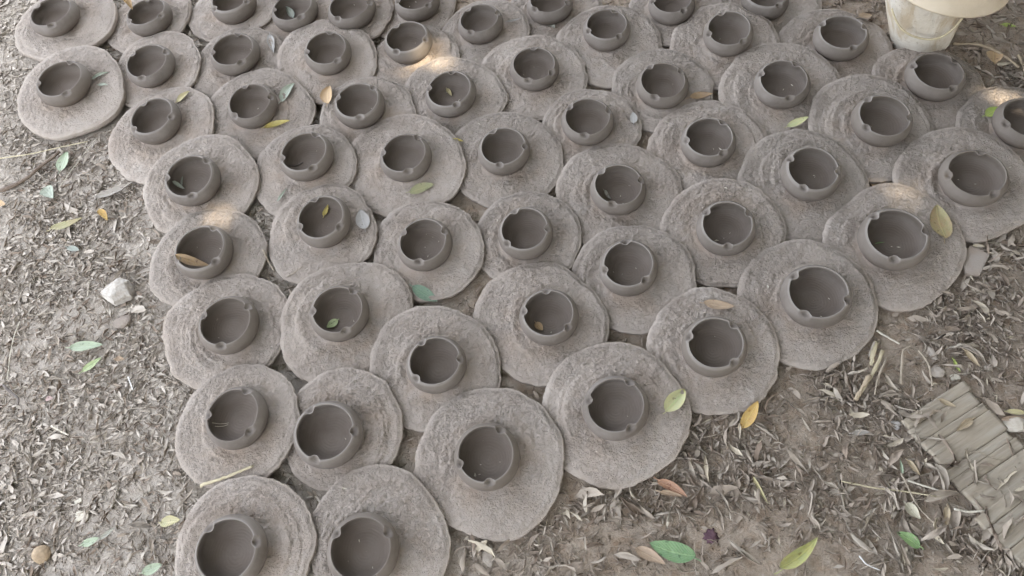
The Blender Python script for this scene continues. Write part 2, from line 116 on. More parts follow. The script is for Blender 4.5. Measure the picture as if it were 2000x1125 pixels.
 (17, -0.321, 0.5093, 0.0094, 0.0407, 0.0815, -0.0167, -0.0137, 0.1146, [119, 351, 245], [1024, 1019, 1012, 1011, 1017, 1027, 1034, 1035, 1034, 1037, 1048, 1063, 1076, 1082, 1084, 1082, 1077, 1071, 1063, 1057, 1053, 1045, 1031, 1012, 997, 995, 1009, 1029, 1046, 1054, 1056, 1053, 1048, 1041, 1035, 1035, 1043, 1058, 1072, 1080, 1081, 1079, 1075, 1068, 1057, 1044, 1034, 1028]),
 (9, -0.4981, 0.5444, 0.0107, 0.086, 0.0469, 0.0093, 0.0069, 0.1084, [57, 168, 311], [1087, 1088, 1092, 1097, 1104, 1109, 1113, 1116, 1119, 1123, 1128, 1130, 1129, 1126, 1122, 1121, 1124, 1130, 1136, 1140, 1140, 1138, 1137, 1136, 1134, 1130, 1122, 1111, 1101, 1093, 1089, 1088, 1086, 1083, 1079, 1076, 1077, 1082, 1088, 1091, 1091, 1086, 1081, 1078, 1079, 1081, 1085, 1086]),
 (25, -0.2704, 0.3217, 0.0074, 0.015, 0.0638, -0.0213, -0.0204, 0.1114, [141, 261, 21], [1047, 1025, 1009, 999, 998, 1005, 1019, 1038, 1058, 1077, 1093, 1110, 1129, 1148, 1163, 1172, 1171, 1162, 1150, 1140, 1134, 1131, 1129, 1127, 1123, 1120, 1118, 1119, 1120, 1122, 1122, 1123, 1125, 1129, 1135, 1140, 1144, 1149, 1156, 1167, 1182, 1196, 1202, 1195, 1175, 1144, 1109, 1076]),
 (10, -0.4753, 0.3436, 0.0105, 0.0619, 0.0688, -0.0179, -0.0106, 0.1134, [125, 245, 5], [1073, 1065, 1055, 1044, 1033, 1023, 1015, 1014, 1020, 1034, 1051, 1070, 1089, 1109, 1129, 1152, 1173, 1190, 1200, 1201, 1199, 1197, 1200, 1207, 1215, 1217, 1209, 1193, 1172, 1152, 1137, 1127, 1120, 1112, 1104, 1095, 1088, 1083, 1081, 1079, 1078, 1077, 1077, 1079, 1081, 1084, 1083, 1080]),
]
POT_LABEL={1: 'dark clay bowl on mud disc in the top left corner of the photo', 2: 'clay bowl on leftmost thick mud disc with two pale leaf bits beside it', 3: 'clay bowl at the top edge with an orange leaf standing inside', 4: 'small empty clay bowl on small mud disc just right of the leftmost thick disc', 5: 'clay bowl on mud disc with a small yellow leaf above its right rim', 6: 'clay bowl with pale curled leaf bits inside, near the left end of its row', 7: 'clay bowl with a long brown olive leaf lying over its left rim', 8: 'empty clay bowl on mud disc just right of the pale white stone', 9: 'clay bowl with two thin dry twig bits inside, above the pale straw strip', 10: 'lowest left clay bowl, cut by the bottom edge of the photo', 11: 'clay bowl cut by top edge, between the orange leaf bowl and grey green leaf bowl', 12: 'clay bowl on mud disc with a torn grey leaf right of it', 13: 'clay bowl with a pale green leaf on its disc and a yellow leaf below', 14: 'clay bowl with one short dark twig lying on its floor', 15: 'clay bowl with a small curled yellow leaf inside and round grey leaf beside it', 16: 'clay bowl holding one small oval green leaf on its floor', 17: 'empty clay bowl set off centre on its disc, right of the bowl with twig bits', 18: 'clay bowl at top edge with a folded grey green leaf inside', 19: 'clay bowl with dark speck on its inner wall, right of the torn grey leaf', 20: 'clay bowl on mud disc with an orange tan leaf just left of it', 21: 'clay bowl on broad mud disc with a long olive leaf lying in front', 22: 'empty clay bowl on nearly round disc with dark green leaf under its lower edge', 23: 'empty clay bowl just below the dark green leaf between the discs', 24: 'empty clay bowl on big lobed disc nearest the bottom centre of the photo', 25: 'clay bowl cut by the bottom edge, right of the lowest left bowl', 26: 'clay bowl at the top edge just right of the grey green leaf bowl', 27: 'clay bowl with its right rim lit by a patch of sun', 28: 'clay bowl with pale curved leaf inside and sunlit patch on the disc behind', 29: 'empty clay bowl on disc with a tiny yellow leaf at its left edge', 30: 'empty clay bowl directly behind the bowl that holds an orange brown leaf', 31: 'clay bowl holding a small orange brown leaf on its floor', 32: 'empty clay bowl with a pale yellow green leaf on the right edge of its disc', 33: 'clay bowl cut by the top edge behind the sunlit rim bowl', 34: 'clay bowl with pale floor on disc with a short curled sliver at its right', 35: 'empty clay bowl on swirl ridged disc, just right of the sunlit disc patch', 36: 'empty clay bowl with a flat grey leaf on its disc at right', 37: 'clay bowl with a pale curled leaf strip on its floor', 38: 'empty clay bowl just right of the bowl that holds an orange brown leaf', 39: 'empty clay bowl with a tan leaf lying on the disc behind it', 40: 'clay bowl cut by the top edge with pale leaf lying in front of it', 41: 'empty clay bowl on disc with reddish streak left of it, near the top', 42: 'empty clay bowl with a curled brown leaf in front at right', 43: 'empty clay bowl on ridged disc just below the curled brown leaf', 44: 'empty clay bowl right centre, up left of the biggest disc at the lower right', 45: 'empty clay bowl on large disc, below left of the bowl with big olive leaf', 46: 'clay bowl cut by the top edge, left of the bowl nearest the top right gap', 47: 'empty clay bowl two places left of the white bucket, near the top edge', 48: 'empty clay bowl on round disc with a yellow green leaf at its lower edge', 49: 'empty clay bowl up left of the bowl with big olive leaf beside it', 50: 'clay bowl with thin green sliver inside and a big olive leaf on its disc', 51: 'clay bowl showing only its lower side at the top edge, left of white bucket', 52: 'empty clay bowl on disc immediately left of the white bucket', 53: 'empty clay bowl in front of the bowl that stands before the white bucket', 54: 'empty clay bowl standing directly in front of the white bucket', 55: 'wide empty clay bowl at right with warm light on its disc', 56: 'clay bowl cut by the right edge with bright green leaf beside it'}
LEAVES=[
 ('green_leaf', 'large bright green oval leaf flat on the soil at the bottom right', 'leaf', 0.1997, 0.2088, 0.1365, 0.2386, 0.42, 'green', 0.1, 0.15, 0),
 ('yellow_leaf', 'curled yellow green leaf on bare soil near the bottom edge', 'leaf', 0.3163, 0.1704, 0.3857, 0.2034, 0.3, 'yellowgreen', 0.35, 0.5, 0),
 ('green_leaf', 'small green leaf on soil left of the lower board', 'leaf', 0.5264, 0.1703, 0.5025, 0.197, 0.5, 'green2', 0.1, 0.25, 0),
 ('yellow_leaf', 'pale yellow green leaf on the right edge of a mud disc', 'leaf', 0.2101, 0.4339, 0.2521, 0.4684, 0.5, 'paleyellow', 0.15, 0.35, 0),
 ('yellow_leaf', 'bright yellow orange leaf leaning on disc edge at lower right', 'leaf', 0.325, 0.3909, 0.3618, 0.4279, 0.38, 'orange', 0.1, 0.3, 0),
 ('tan_leaf', 'tan dry leaf lying on a disc behind its bowl', 'leaf', 0.3206, 0.6139, 0.37, 0.5952, 0.34, 'tan', 0.2, 0.35, 0),
 ('olive_leaf', 'big olive leaf with red tints on the disc at right', 'leaf', 0.7684, 0.6621, 0.7786, 0.7314, 0.5, 'olive', 0.1, 0.2, 0),
 ('green_leaf', 'bright yellow green leaf in sun at the right edge', 'leaf', 0.9565, 0.9125, 0.993, 0.9258, 0.5, 'lime', 0.15, 0.3, 0),
 ('yellow_leaf', 'pale yellow green leaf between two discs, right of centre', 'leaf', 0.589, 0.9717, 0.6335, 0.9771, 0.36, 'paleyellow', 0.2, 0.35, 0),
 ('brown_leaf', 'curled brown leaf in front of a bowl, top right centre', 'leaf', 0.4231, 1.0867, 0.4721, 1.0838, 0.4, 'brown', 0.5, 0.5, 0),
 ('green_leaf', 'dark teal green leaf wedged between discs in the centre', 'leaf', -0.1804, 0.7581, -0.1383, 0.7237, 0.42, 'teal', 0.1, 0.15, 0),
 ('olive_leaf', 'long olive leaf lying in front of a bowl, centre left', 'leaf', -0.1664, 0.9739, -0.1156, 0.9812, 0.42, 'olivegreen', 0.1, 0.15, 0),
 ('yellow_leaf', 'bright yellow leaf touching a bowl on the left side', 'leaf', -0.4582, 1.2107, -0.402, 1.2155, 0.28, 'yellow', 0.2, 0.35, 0),
 ('pale_leaf', 'pale blue green leaf standing on a disc, upper left', 'leaf', -0.42, 1.27, -0.3897, 1.3136, 0.44, 'palegreen', 0.15, 0.4, 0),
 ('yellow_leaf', 'small pale yellow leaf above a bowl rim, upper left', 'leaf', -0.6497, 1.3212, -0.621, 1.3447, 0.42, 'yellow2', 0.15, 0.35, 0),
 ('tan_leaf', 'orange tan leaf left of a bowl, upper left centre', 'leaf', -0.319, 1.2386, -0.315, 1.2929, 0.55, 'orangetan', 0.2, 0.4, 0),
 ('pale_leaf', 'long pale green leaf on the leftmost thick disc', 'leaf', -0.8522, 1.4401, -0.8133, 1.4511, 0.28, 'palegreen', 0.3, 0.5, 0),
 ('pale_leaf', 'short pale leaf scrap on the leftmost thick disc', 'leaf', -0.8361, 1.4192, -0.8116, 1.4128, 0.35, 'palegreen', 0.3, 0.4, 0),
 ('orange_leaf', 'orange leaf leaning inside a bowl at the top edge', 'leaf', -0.7953, 1.6718, -0.7553, 1.6153, 0.34, 'orangetan', 0.15, 0.4, 3),
 ('pale_leaf', 'folded grey green leaf inside a bowl at the top edge', 'leaf', -0.3891, 1.5311, -0.4049, 1.5701, 0.45, 'greygreen', 0.3, 0.6, 18),
 ('green_leaf', 'pale green upright leaf on litter under the brown stick, left', 'leaf', -0.9047, 1.2019, -0.8962, 1.2543, 0.48, 'palegreen2', 0.1, 0.25, 0),
 ('pale_leaf', 'crumpled pale green leaf on litter at left', 'leaf', -0.9308, 1.1604, -0.9053, 1.1276, 0.75, 'palegreen', 0.4, 0.5, 0),
 ('yellow_leaf', 'yellow orange curled leaf on litter at left', 'leaf', -0.8037, 1.0763, -0.7799, 1.0438, 0.42, 'orange', 0.4, 0.6, 0),
 ('olive_leaf', 'long olive yellow leaf on litter at left', 'leaf', -0.9023, 1.0469, -0.8358, 1.0584, 0.28, 'oliveyellow', 0.25, 0.4, 0),
 ('pale_leaf', 'small dusty green leaf flat in the grey litter at left', 'leaf', -0.8615, 0.9966, -0.8348, 0.9835, 0.42, 'greygreen', 0.1, 0.2, 0),
 ('pale_leaf', 'large pale green leaf on litter, left middle', 'leaf', -0.8244, 0.7629, -0.7598, 0.7556, 0.32, 'palegreen2', 0.15, 0.35, 0),
 ('green_leaf', 'yellow green leaf just below the large pale green leaf', 'leaf', -0.7943, 0.7078, -0.7597, 0.7292, 0.34, 'limepale', 0.15, 0.3, 0),
 ('tan_leaf', 'small tan leaf scrap right of the yellow green leaf at left', 'leaf', -0.7351, 0.7223, -0.7157, 0.7185, 0.55, 'tan', 0.4, 0.5, 0),
 ('green_leaf', 'small oval green leaf on the floor of a bowl', 'leaf', -0.3175, 0.7107, -0.3376, 0.698, 0.62, 'limepale', 0.1, 0.15, 16),
 ('orange_leaf', 'orange brown leaf on the floor of a bowl', 'leaf', 0.0301, 0.639, 0.0398, 0.621, 0.62, 'orangetan', 0.15, 0.2, 31),
 ('yellow_leaf', 'small curled yellow leaf on the floor of a bowl', 'leaf', -0.3351, 0.9427, -0.3215, 0.964, 0.42, 'yellow', 0.4, 0.5, 15),
 ('pale_leaf', 'pale curved leaf on the floor of a bowl behind the centre', 'leaf', -0.0623, 1.2203, -0.0541, 1.1975, 0.4, 'yellow2', 0.4, 0.5, 28),
 ('pale_leaf', 'pale curled leaf on the floor of a bowl at left', 'leaf', -0.6392, 1.0895, -0.6146, 1.0697, 0.32, 'palegreen', 0.6, 0.6, 6),
 ('pale_leaf', 'short grey leaf scrap stuck in a bowl at left', 'leaf', -0.6242, 1.0803, -0.6212, 1.1065, 0.2, 'greygreen', 0.3, 0.6, 6),
 ('pale_leaf', 'pale curled leaf strip on the floor of a bowl, right of centre', 'leaf', 0.2062, 0.8924, 0.2139, 0.8681, 0.3, 'palegrey', 0.6, 0.6, 37),
 ('grey_leaf', 'dusty round grey leaf beside a bowl, left of centre', 'leaf', -0.2568, 0.8977, -0.2646, 0.944, 0.55, 'dust', 0.1, 0.1, 0),
 ('grey_leaf', 'flat dusty leaf on a disc, right of a bowl in the top centre', 'leaf', 0.2994, 1.0448, 0.3049, 1.0735, 0.5, 'dust', 0.1, 0.1, 0),
 ('grey_leaf', 'torn grey leaf standing at a disc edge, top left', 'leaf', -0.4456, 1.4841, -0.4352, 1.4246, 0.32, 'dust', 0.2, 0.5, 0),
 ('pale_leaf', 'thin pale leaf sliver on a disc edge, left of centre', 'leaf', -0.4329, 1.0117, -0.4106, 1.0405, 0.2, 'palegreen', 0.3, 0.6, 0),
 ('yellow_leaf', 'tiny yellow leaf at a disc edge, upper centre', 'leaf', -0.0639, 1.0769, -0.0449, 1.0714, 0.35, 'yellow', 0.3, 0.5, 0),
 ('green_leaf', 'pale green leaf at the lower left edge', 'leaf', -0.6511, 0.3304, -0.6196, 0.3385, 0.5, 'palegreen2', 0.15, 0.2, 0),
 ('green_leaf', 'green leaf on litter near the lower left corner', 'leaf', -0.7558, 0.3914, -0.7261, 0.397, 0.45, 'palegreen2', 0.15, 0.25, 0),
 ('pale_leaf', 'dull pale leaf touching the green leaf near lower left corner', 'leaf', -0.7267, 0.3946, -0.7005, 0.4116, 0.28, 'palegrey', 0.3, 0.5, 0),
 ('olive_leaf', 'olive yellow leaf against the lowest left disc', 'leaf', -0.6261, 0.4045, -0.5817, 0.3982, 0.42, 'oliveyellow', 0.25, 0.4, 0),
 ('pale_leaf', 'pale oval leaf on a disc at the top centre', 'leaf', 0.182, 1.3943, 0.1935, 1.3611, 0.5, 'palegrey', 0.2, 0.3, 0),
 ('tan_leaf', 'tan leaf on the ground left of the white bucket', 'leaf', 0.8231, 1.2192, 0.8638, 1.2357, 0.45, 'tan', 0.2, 0.3, 0),
 ('yellow_leaf', 'small yellow green leaf on litter right of the white bucket', 'leaf', 1.1053, 1.1468, 1.1292, 1.1329, 0.45, 'lime', 0.2, 0.35, 0),
 ('tan_leaf', 'tan triangular leaf on litter near the top right corner', 'leaf', 1.0586, 1.0816, 1.0428, 1.0453, 0.8, 'orangetan', 0.15, 0.3, 0),
 ('orange_leaf', 'orange leaf cut by the left edge', 'leaf', -1.0384, 1.1419, -1.01, 1.1357, 0.7, 'orangetan', 0.15, 0.3, 0),
 ('orange_leaf', 'rusty orange curled leaf under a disc edge, lower right', 'leaf', 0.1729, 0.3346, 0.2134, 0.301, 0.32, 'rust', 0.3, 0.5, 0),
 ('pale_leaf', 'pale leaf half covered by the rusty orange leaf', 'leaf', 0.1707, 0.3159, 0.2064, 0.3023, 0.25, 'tan', 0.3, 0.5, 0),
 ('orange_leaf', 'faded orange leaf scrap beside the large green leaf', 'leaf', 0.1151, 0.2384, 0.1548, 0.2074, 0.4, 'orangetan2', 0.3, 0.5, 0),
 ('petal', 'small pink petal on litter at left', 'petal', -0.8553, 0.6647, -0.8394, 0.6647, 0.6, 'pink', 0.3, 0.3, 0),
 ('green_leaf', 'thin green sliver on the floor of a bowl at right', 'leaf', 0.6473, 0.6752, 0.6655, 0.6746, 0.14, 'green2', 0.2, 0.3, 50),
 ('tan_leaf', 'tan leaf on the upper part of the grooved board', 'leaf', 0.6425, 0.3823, 0.6635, 0.365, 0.35, 'tan2', 0.3, 0.4, 0),
 ('tan_leaf', 'curled tan leaf in the middle of the grooved board', 'leaf', 0.6809, 0.3424, 0.648, 0.3278, 0.36, 'tan2', 0.35, 0.5, 0),
 ('green_leaf', 'yellow green sprig leaf above the grooved board', 'leaf', 0.694, 0.4442, 0.6948, 0.4207, 0.25, 'lime', 0.3, 0.4, 0),
 ('tan_leaf', 'large curved tan leaf on soil above the grooved board', 'leaf', 0.7172, 0.4577, 0.7292, 0.4233, 0.32, 'tan2', 0.4, 0.5, 0),
 ('tan_leaf', 'thick tan leaf standing left of the grooved board', 'leaf', 0.5574, 0.2971, 0.5667, 0.2707, 0.4, 'tan2', 0.3, 0.6, 0),
 ('pale_leaf', 'pale green bud tip on a long dry stem', 'leaf', 0.5426, 0.2767, 0.5488, 0.3019, 0.2, 'palegreen2', 0.2, 0.5, 0),
 ('yellow_leaf', 'yellow scrap of leaf at the right edge above the pale stone', 'leaf', 0.7371, 0.3442, 0.7674, 0.335, 0.3, 'yellow2', 0.3, 0.4, 0),
 ('tan_leaf', 'orange tan leaf under the yellow scrap at the right edge', 'leaf', 0.7212, 0.3349, 0.7617, 0.33, 0.18, 'orangetan2', 0.2, 0.4, 0),
 ('grey_leaf', 'curled grey sliver on the disc right of a bowl, top centre', 'leaf', 0.0897, 1.398, 0.1274, 1.3993, 0.2, 'dust', 0.4, 0.6, 0),
 ('grey_leaf', 'large dusty pale leaf beside a disc edge at left', 'leaf', -0.8146, 1.1051, -0.7356, 1.1282, 0.26, 'dust2', 0.2, 0.5, 0),
 ('pale_leaf', 'pale straw coloured curved leaf on soil at lower right', 'leaf', 0.3178, 0.3128, 0.3284, 0.2663, 0.16, 'yellow2', 0.5, 0.6, 0),
 ('tan_leaf', 'grey tan folded leaf left of the lower board', 'leaf', 0.5576, 0.2354, 0.6141, 0.2381, 0.28, 'tan3', 0.4, 0.6, 0),
 ('tan_leaf', 'upright tan leaf strip below the folded leaf by lower board', 'leaf', 0.5868, 0.2209, 0.5707, 0.189, 0.3, 'tan2', 0.2, 0.5, 0),
 ('tan_leaf', 'long tan leaf on soil at the bottom right corner', 'leaf', 0.5555, 0.1787, 0.5688, 0.1424, 0.2, 'tan3', 0.2, 0.5, 0),
 ('pale_leaf', 'pale crumpled leaf on soil, bottom right', 'leaf', 0.5296, 0.2348, 0.5396, 0.2074, 0.6, 'palegrey2', 0.3, 0.4, 0),
 ('grey_leaf', 'half moon grey leaf on soil left of the grooved board', 'leaf', 0.4906, 0.3534, 0.5198, 0.3515, 0.35, 'dust2', 0.3, 0.4, 0),
]
STICKS=[
 ('stick', 'long bent brown stick lying on litter at left', 'stick', [(-1.0571, 1.1718), (-1.0139, 1.1774), (-0.9778, 1.193), (-0.9489, 1.2217), (-0.9111, 1.2563)], 4.2, 'bark', 0),
 ('dry_straw', 'pale flat grass stem above the brown stick at left', 'stem', [(-1.0585, 1.2708), (-0.9841, 1.267), (-0.928, 1.2718), (-0.8533, 1.2738)], 1.8, 'straw', 0),
 ('dry_straw', 'thin pale straw slanting across litter at left', 'stem', [(-0.9002, 1.1537), (-0.8745, 1.2092), (-0.8345, 1.2784)], 0.9, 'strawpale', 0),
 ('dry_straw', 'thin upright straw on litter at the left edge', 'stem', [(-0.932, 0.8411), (-0.9371, 0.7893), (-0.9349, 0.7203)], 1.0, 'strawpale', 0),
 ('dry_straw', 'dark bent twig on litter at the left edge', 'stem', [(-0.9386, 0.7087), (-0.9203, 0.69), (-0.9069, 0.6774), (-0.9037, 0.6638)], 2.4, 'darktwig', 0),
 ('straw_strip', 'flat yellow straw strip lying across two discs, lower left', 'straw', [(-0.5623, 0.4546), (-0.5285, 0.4573), (-0.4976, 0.463), (-0.4692, 0.4684)], 3.2, 'straw', 0),
 ('twig', 'long dry stem with pale tip, left of lower board', 'twig', [(0.541, 0.2786), (0.5424, 0.2564), (0.5451, 0.2282), (0.5536, 0.2073), (0.5635, 0.1902)], 1.6, 'stem', 0),
 ('twig', 'pale straw crossing the long dry stem by the board', 'twig', [(0.4483, 0.2829), (0.4901, 0.2657), (0.5328, 0.2525), (0.5775, 0.2359)], 1.5, 'straw', 0),
 ('twig', 'split pale straw reaching the grooved board', 'twig', [(0.544, 0.2683), (0.5656, 0.2547), (0.596, 0.2366)], 1.7, 'strawpale', 0),
 ('twig', 'thin white stem near the bottom edge at right', 'twig', [(0.4349, 0.1725), (0.4413, 0.1589), (0.4563, 0.1483)], 1.2, 'white', 0),
 ('twig', 'forked pale straw end between the two boards', 'twig', [(0.5941, 0.2141), (0.6118, 0.2064), (0.6367, 0.2043)], 1.8, 'strawpale', 0),
 ('stick', 'curved tan branch on litter at the top right', 'stick', [(0.9894, 1.117), (1.0297, 1.1055), (1.0595, 1.0813), (1.0747, 1.0522), (1.0824, 1.0239)], 3.2, 'tanbark', 0),
 ('stick', 'pale stick end cut by the right edge near the top', 'stick', [(1.0982, 1.0568), (1.0918, 1.0216), (1.0834, 0.9806)], 3.0, 'tanbark', 0),
 ('twig', 'short dark twig on the floor of a bowl, left', 'twig', [(-0.4027, 1.0854), (-0.3875, 1.0865), (-0.3744, 1.0907)], 1.2, 'darktwig', 14),
 ('twig', 'thin pale twig bit in a bowl at lower left', 'twig', [(-0.5395, 0.552), (-0.5258, 0.5509), (-0.5121, 0.5507)], 0.7, 'strawpale', 9),
 ('twig', 'lower thin twig bit in the same bowl at lower left', 'twig', [(-0.533, 0.546), (-0.5221, 0.5464), (-0.513, 0.5481)], 0.7, 'strawpale', 9),
 ('twig', 'dry grey twig in the gap between discs, left of centre', 'twig', [(-0.4579, 0.8971), (-0.4497, 0.8716), (-0.4397, 0.8507)], 2.2, 'stem', 0),
 ('twig', 'thin dry sprig on a disc edge, left of centre', 'twig', [(-0.414, 0.8328), (-0.3987, 0.8379), (-0.3843, 0.8466)], 1.2, 'stem', 0),
 ('twig', 'short white splinter on litter at left', 'twig', [(-0.7065, 0.6817), (-0.7015, 0.6686), (-0.6954, 0.6534)], 1.6, 'white', 0),
 ('twig', 'small pale stick on litter at lower left', 'twig', [(-0.8364, 0.6113), (-0.8181, 0.5983), (-0.8032, 0.5889)], 1.6, 'strawpale', 0),
 ('twig', 'short straw on soil under a disc at right', 'twig', [(0.594, 0.517), (0.6073, 0.5015), (0.6213, 0.4861)], 2.2, 'strawpale', 0),
 ('straw_bundle_stem', 'leftmost wide straw of the dry bundle at right', 'straw', [(0.585, 0.4961), (0.5706, 0.4748), (0.5614, 0.4576)], 4.0, 'straw', 0),
 ('straw_bundle_stem', 'long straw in the middle of the dry bundle at right', 'straw', [(0.5903, 0.4806), (0.5588, 0.444), (0.517, 0.406)], 3.0, 'straw', 0),
 ('straw_bundle_stem', 'thin straw on right side of the dry bundle', 'straw', [(0.5907, 0.4661), (0.5667, 0.4378), (0.5495, 0.4089)], 2.0, 'stem', 0),
 ('straw_bundle_stem', 'short thick straw at bottom of the dry bundle', 'straw', [(0.5523, 0.4406), (0.5339, 0.4237), (0.5167, 0.4051)], 4.0, 'tanbark', 0),
 ('twig', 'thin dark stalk on soil near the crushed purple petal', 'twig', [(0.2051, 0.2314), (0.1996, 0.211), (0.1972, 0.1965)], 0.9, 'stem', 0),
 ('twig', 'curved thin root on the grooved board', 'twig', [(0.6538, 0.2912), (0.6657, 0.2907), (0.6805, 0.2789), (0.6936, 0.2724)], 1.0, 'stem', 0),
 ('twig', 'grey branching twig above the grooved board', 'twig', [(0.5958, 0.4184), (0.6113, 0.4526), (0.6227, 0.4743), (0.6377, 0.479)], 2.2, 'stem', 0),
 ('twig', 'second grey twig above the grooved board', 'twig', [(0.6468, 0.4695), (0.652, 0.4448), (0.6449, 0.4136), (0.6429, 0.403)], 2.0, 'stem', 0),
]
STONES=[
 ('stone', 'pale white angular stone on litter at left', 'stone', -0.7438, 0.8645, 0.0355, 0.0303, 0.75, 'white'),
 ('dirt_clod', 'brown soil clod below the white stone at left', 'clod', -0.7307, 0.8032, 0.0212, 0.0138, 0.5, 'soil'),
 ('dry_fruit', 'round tan dry fruit near the lower left corner', 'fruit', -0.823, 0.3899, 0.0149, 0.0146, 0.9, 'tan'),
 ('wood_chip', 'pale square wood chip on litter, lower left', 'chip', -0.7657, 0.4432, 0.0144, 0.0103, 0.3, 'chip'),
 ('wood_chip', 'tiny pale wood chip above the square chip, lower left', 'chip', -0.7769, 0.47, 0.0077, 0.0047, 0.4, 'chip'),
 ('pebble', 'round pale pebble on soil at lower right', 'pebble', 0.4542, 0.2705, 0.0067, 0.0074, 0.6, 'grey'),
 ('pebble', 'long pale pointed pebble above the grooved board', 'pebble', 0.6713, 0.4638, 0.0085, 0.0169, 0.6, 'grey'),
 ('stone', 'flat grey squarish stone above the grooved board', 'stone', 0.6659, 0.4309, 0.0143, 0.0121, 0.5, 'grey'),
 ('seed_shell', 'pale seed shell beside the left edge of the grooved board', 'shell', 0.5678, 0.3574, 0.0082, 0.0108, 0.5, 'shell'),
 ('stone', 'pale stone at the right edge beside the grooved board', 'stone', 0.7454, 0.3218, 0.0226, 0.016, 0.7, 'white2'),
 ('wood_chip', 'small pale chip at the upper tip of the grooved board', 'chip', 0.6901, 0.4178, 0.0092, 0.0065, 0.4, 'chip'),
 ('stone', 'half buried pale stone on bare soil at the bottom centre', 'stone', -0.1091, 0.2682, 0.0134, 0.0191, 0.25, 'grey'),
 ('pebble', 'small white pebble on soil at right', 'pebble', 0.7465, 0.4218, 0.0076, 0.0074, 0.5, 'white2'),
 ('pebble', 'small tan pebble below the disc at lower right', 'pebble', 0.5095, 0.4553, 0.006, 0.0056, 0.6, 'tan'),
 ('crushed_flower', 'dark purple crushed flower on soil at the bottom right', 'flower', 0.2336, 0.2373, 0.0125, 0.012, 0.18, 'purple'),
]
BOARD_A=[[0.5726, 0.3596], [0.6936, 0.4063], [0.7357, 0.268], [0.6244, 0.2122]]
BOARD_B=[[0.6194, 0.1961], [0.7252, 0.2431], [0.7617, 0.1503], [0.6593, 0.1083]]
SHARD=[[0.7909, 0.6314], [0.8133, 0.6464], [0.8405, 0.6253], [0.8033, 0.5859], [0.7809, 0.5905]]
FLECKS=[(-0.124, 1.314, 0.015, -0.002), (-0.093, 1.305, 0.028, 0.002), (-0.065, 1.305, 0.03, -0.004), (-0.071, 1.372, 0.021, -0.016), (0.979, 0.94, 0.018, 0.018), (1.003, 0.953, 0.018, 0.008), (0.769, 0.782, 0.017, -0.008), (0.739, 0.774, 0.025, -0.002), (-0.556, 0.993, 0.023, 0.0), (-0.602, 0.654, 0.01, -0.012), (0.851, 1.129, 0.09, 0.0), (0.895, 1.085, 0.09, -0.006)]
BUCKET=[0.9411, 1.1563]

THICK = 0.009
RIM_H = 0.040

# ------------------------------------------------------------------ noise
_r = np.random.default_rng(11)
_perm = np.tile(_r.permutation(256), 3)
_ga = _r.uniform(0, 2 * math.pi, 256)
_gx, _gy = np.cos(_ga), np.sin(_ga)
def noise(x, y):
    x = np.asarray(x, float); y = np.asarray(y, float)
    xi = np.floor(x).astype(int); yi = np.floor(y).astype(int)
    fx = x - xi; fy = y - yi
    u = fx * fx * fx * (fx * (fx * 6 - 15) + 10); v = fy * fy * fy * (fy * (fy * 6 - 15) + 10)
    def g(ix, iy, dx, dy):
        h = _perm[_perm[ix & 255] + (iy & 255)]
        return _gx[h] * dx + _gy[h] * dy
    a = g(xi, yi, fx, fy); b = g(xi + 1, yi, fx - 1, fy)
    c = g(xi, yi + 1, fx, fy - 1); d = g(xi + 1, yi + 1, fx - 1, fy - 1)
    return (a + (b - a) * u) + ((c + (d - c) * u) - (a + (b - a) * u)) * v
def fbm(x, y, o=3):
    s = 0; a = 1.0
    for k in range(o):
        s = s + a * noise(x * 2 ** k + 17.3 * k, y * 2 ** k - 9.1 * k); a *= 0.5
    return s
def sstep(a, b, x):
    t = np.clip((x - a) / (b - a), 0, 1)
    return t * t * (3 - 2 * t)

# ------------------------------------------------------------------ mesh helpers
def mesh_from(name, V, Q, mat, uv=None, tint=None, normals=None):
    V = np.ascontiguousarray(V, dtype=np.float32); Q = np.ascontiguousarray(Q, dtype=np.int32)
    k = Q.shape[1]
    me = bpy.data.meshes.new(name)
    me.vertices.add(len(V)); me.vertices.foreach_set('co', V.ravel())
    me.loops.add(Q.size); me.loops.foreach_set('vertex_index', Q.ravel())
    me.polygons.add(len(Q))
    me.polygons.foreach_set('loop_start', np.arange(len(Q), dtype=np.int32) * k)
    me.polygons.foreach_set('use_smooth', np.ones(len(Q), dtype=bool))
    if uv is not None:
        l = me.uv_layers.new(name='UVMap'); l.data.foreach_set('uv', np.ascontiguousarray(uv[Q.ravel()], dtype=np.float32).ravel())
    if tint is not None:
        a = me.attributes.new('tint', 'FLOAT', 'POINT'); a.data.foreach_set('value', np.ascontiguousarray(tint, dtype=np.float32))
    me.update(calc_edges=True); me.validate()
    if normals is not None:
        me.normals_split_custom_set_from_vertices([tuple(n) for n in normals])
    if mat: me.materials.append(mat)
    return me
def link(name, me, parent=None, loc=(0, 0, 0)):
    o = bpy.data.objects.new(name, me); COL.objects.link(o)
    o.location = loc
    if parent: o.parent = parent
    return o
def tag(o, label=None, cat=None, group=None, kind=None):
    for k, v in (('label', label), ('category', cat), ('group', group), ('kind', kind)):
        if v: o[k] = v
    return o
def empty(name, loc, quat=None):
    o = bpy.data.objects.new(name, None); COL.objects.link(o); o.location = loc
    o.empty_display_size = 0.02
    if quat is not None:
        o.rotation_mode = 'QUATERNION'; o.rotation_quaternion = quat
    return o
def grid_quads(nu, nv, wrap=False):
    # vertex index = i * nv + j ; wrap closes i
    I = np.arange(nu if wrap else nu - 1); J = np.arange(nv - 1)
    i, j = np.meshgrid(I, J, indexing='ij'); i = i.ravel(); j = j.ravel(); i2 = (i + 1) % nu
    return np.c_[i * nv + j, i2 * nv + j, i2 * nv + j + 1, i * nv + j + 1]
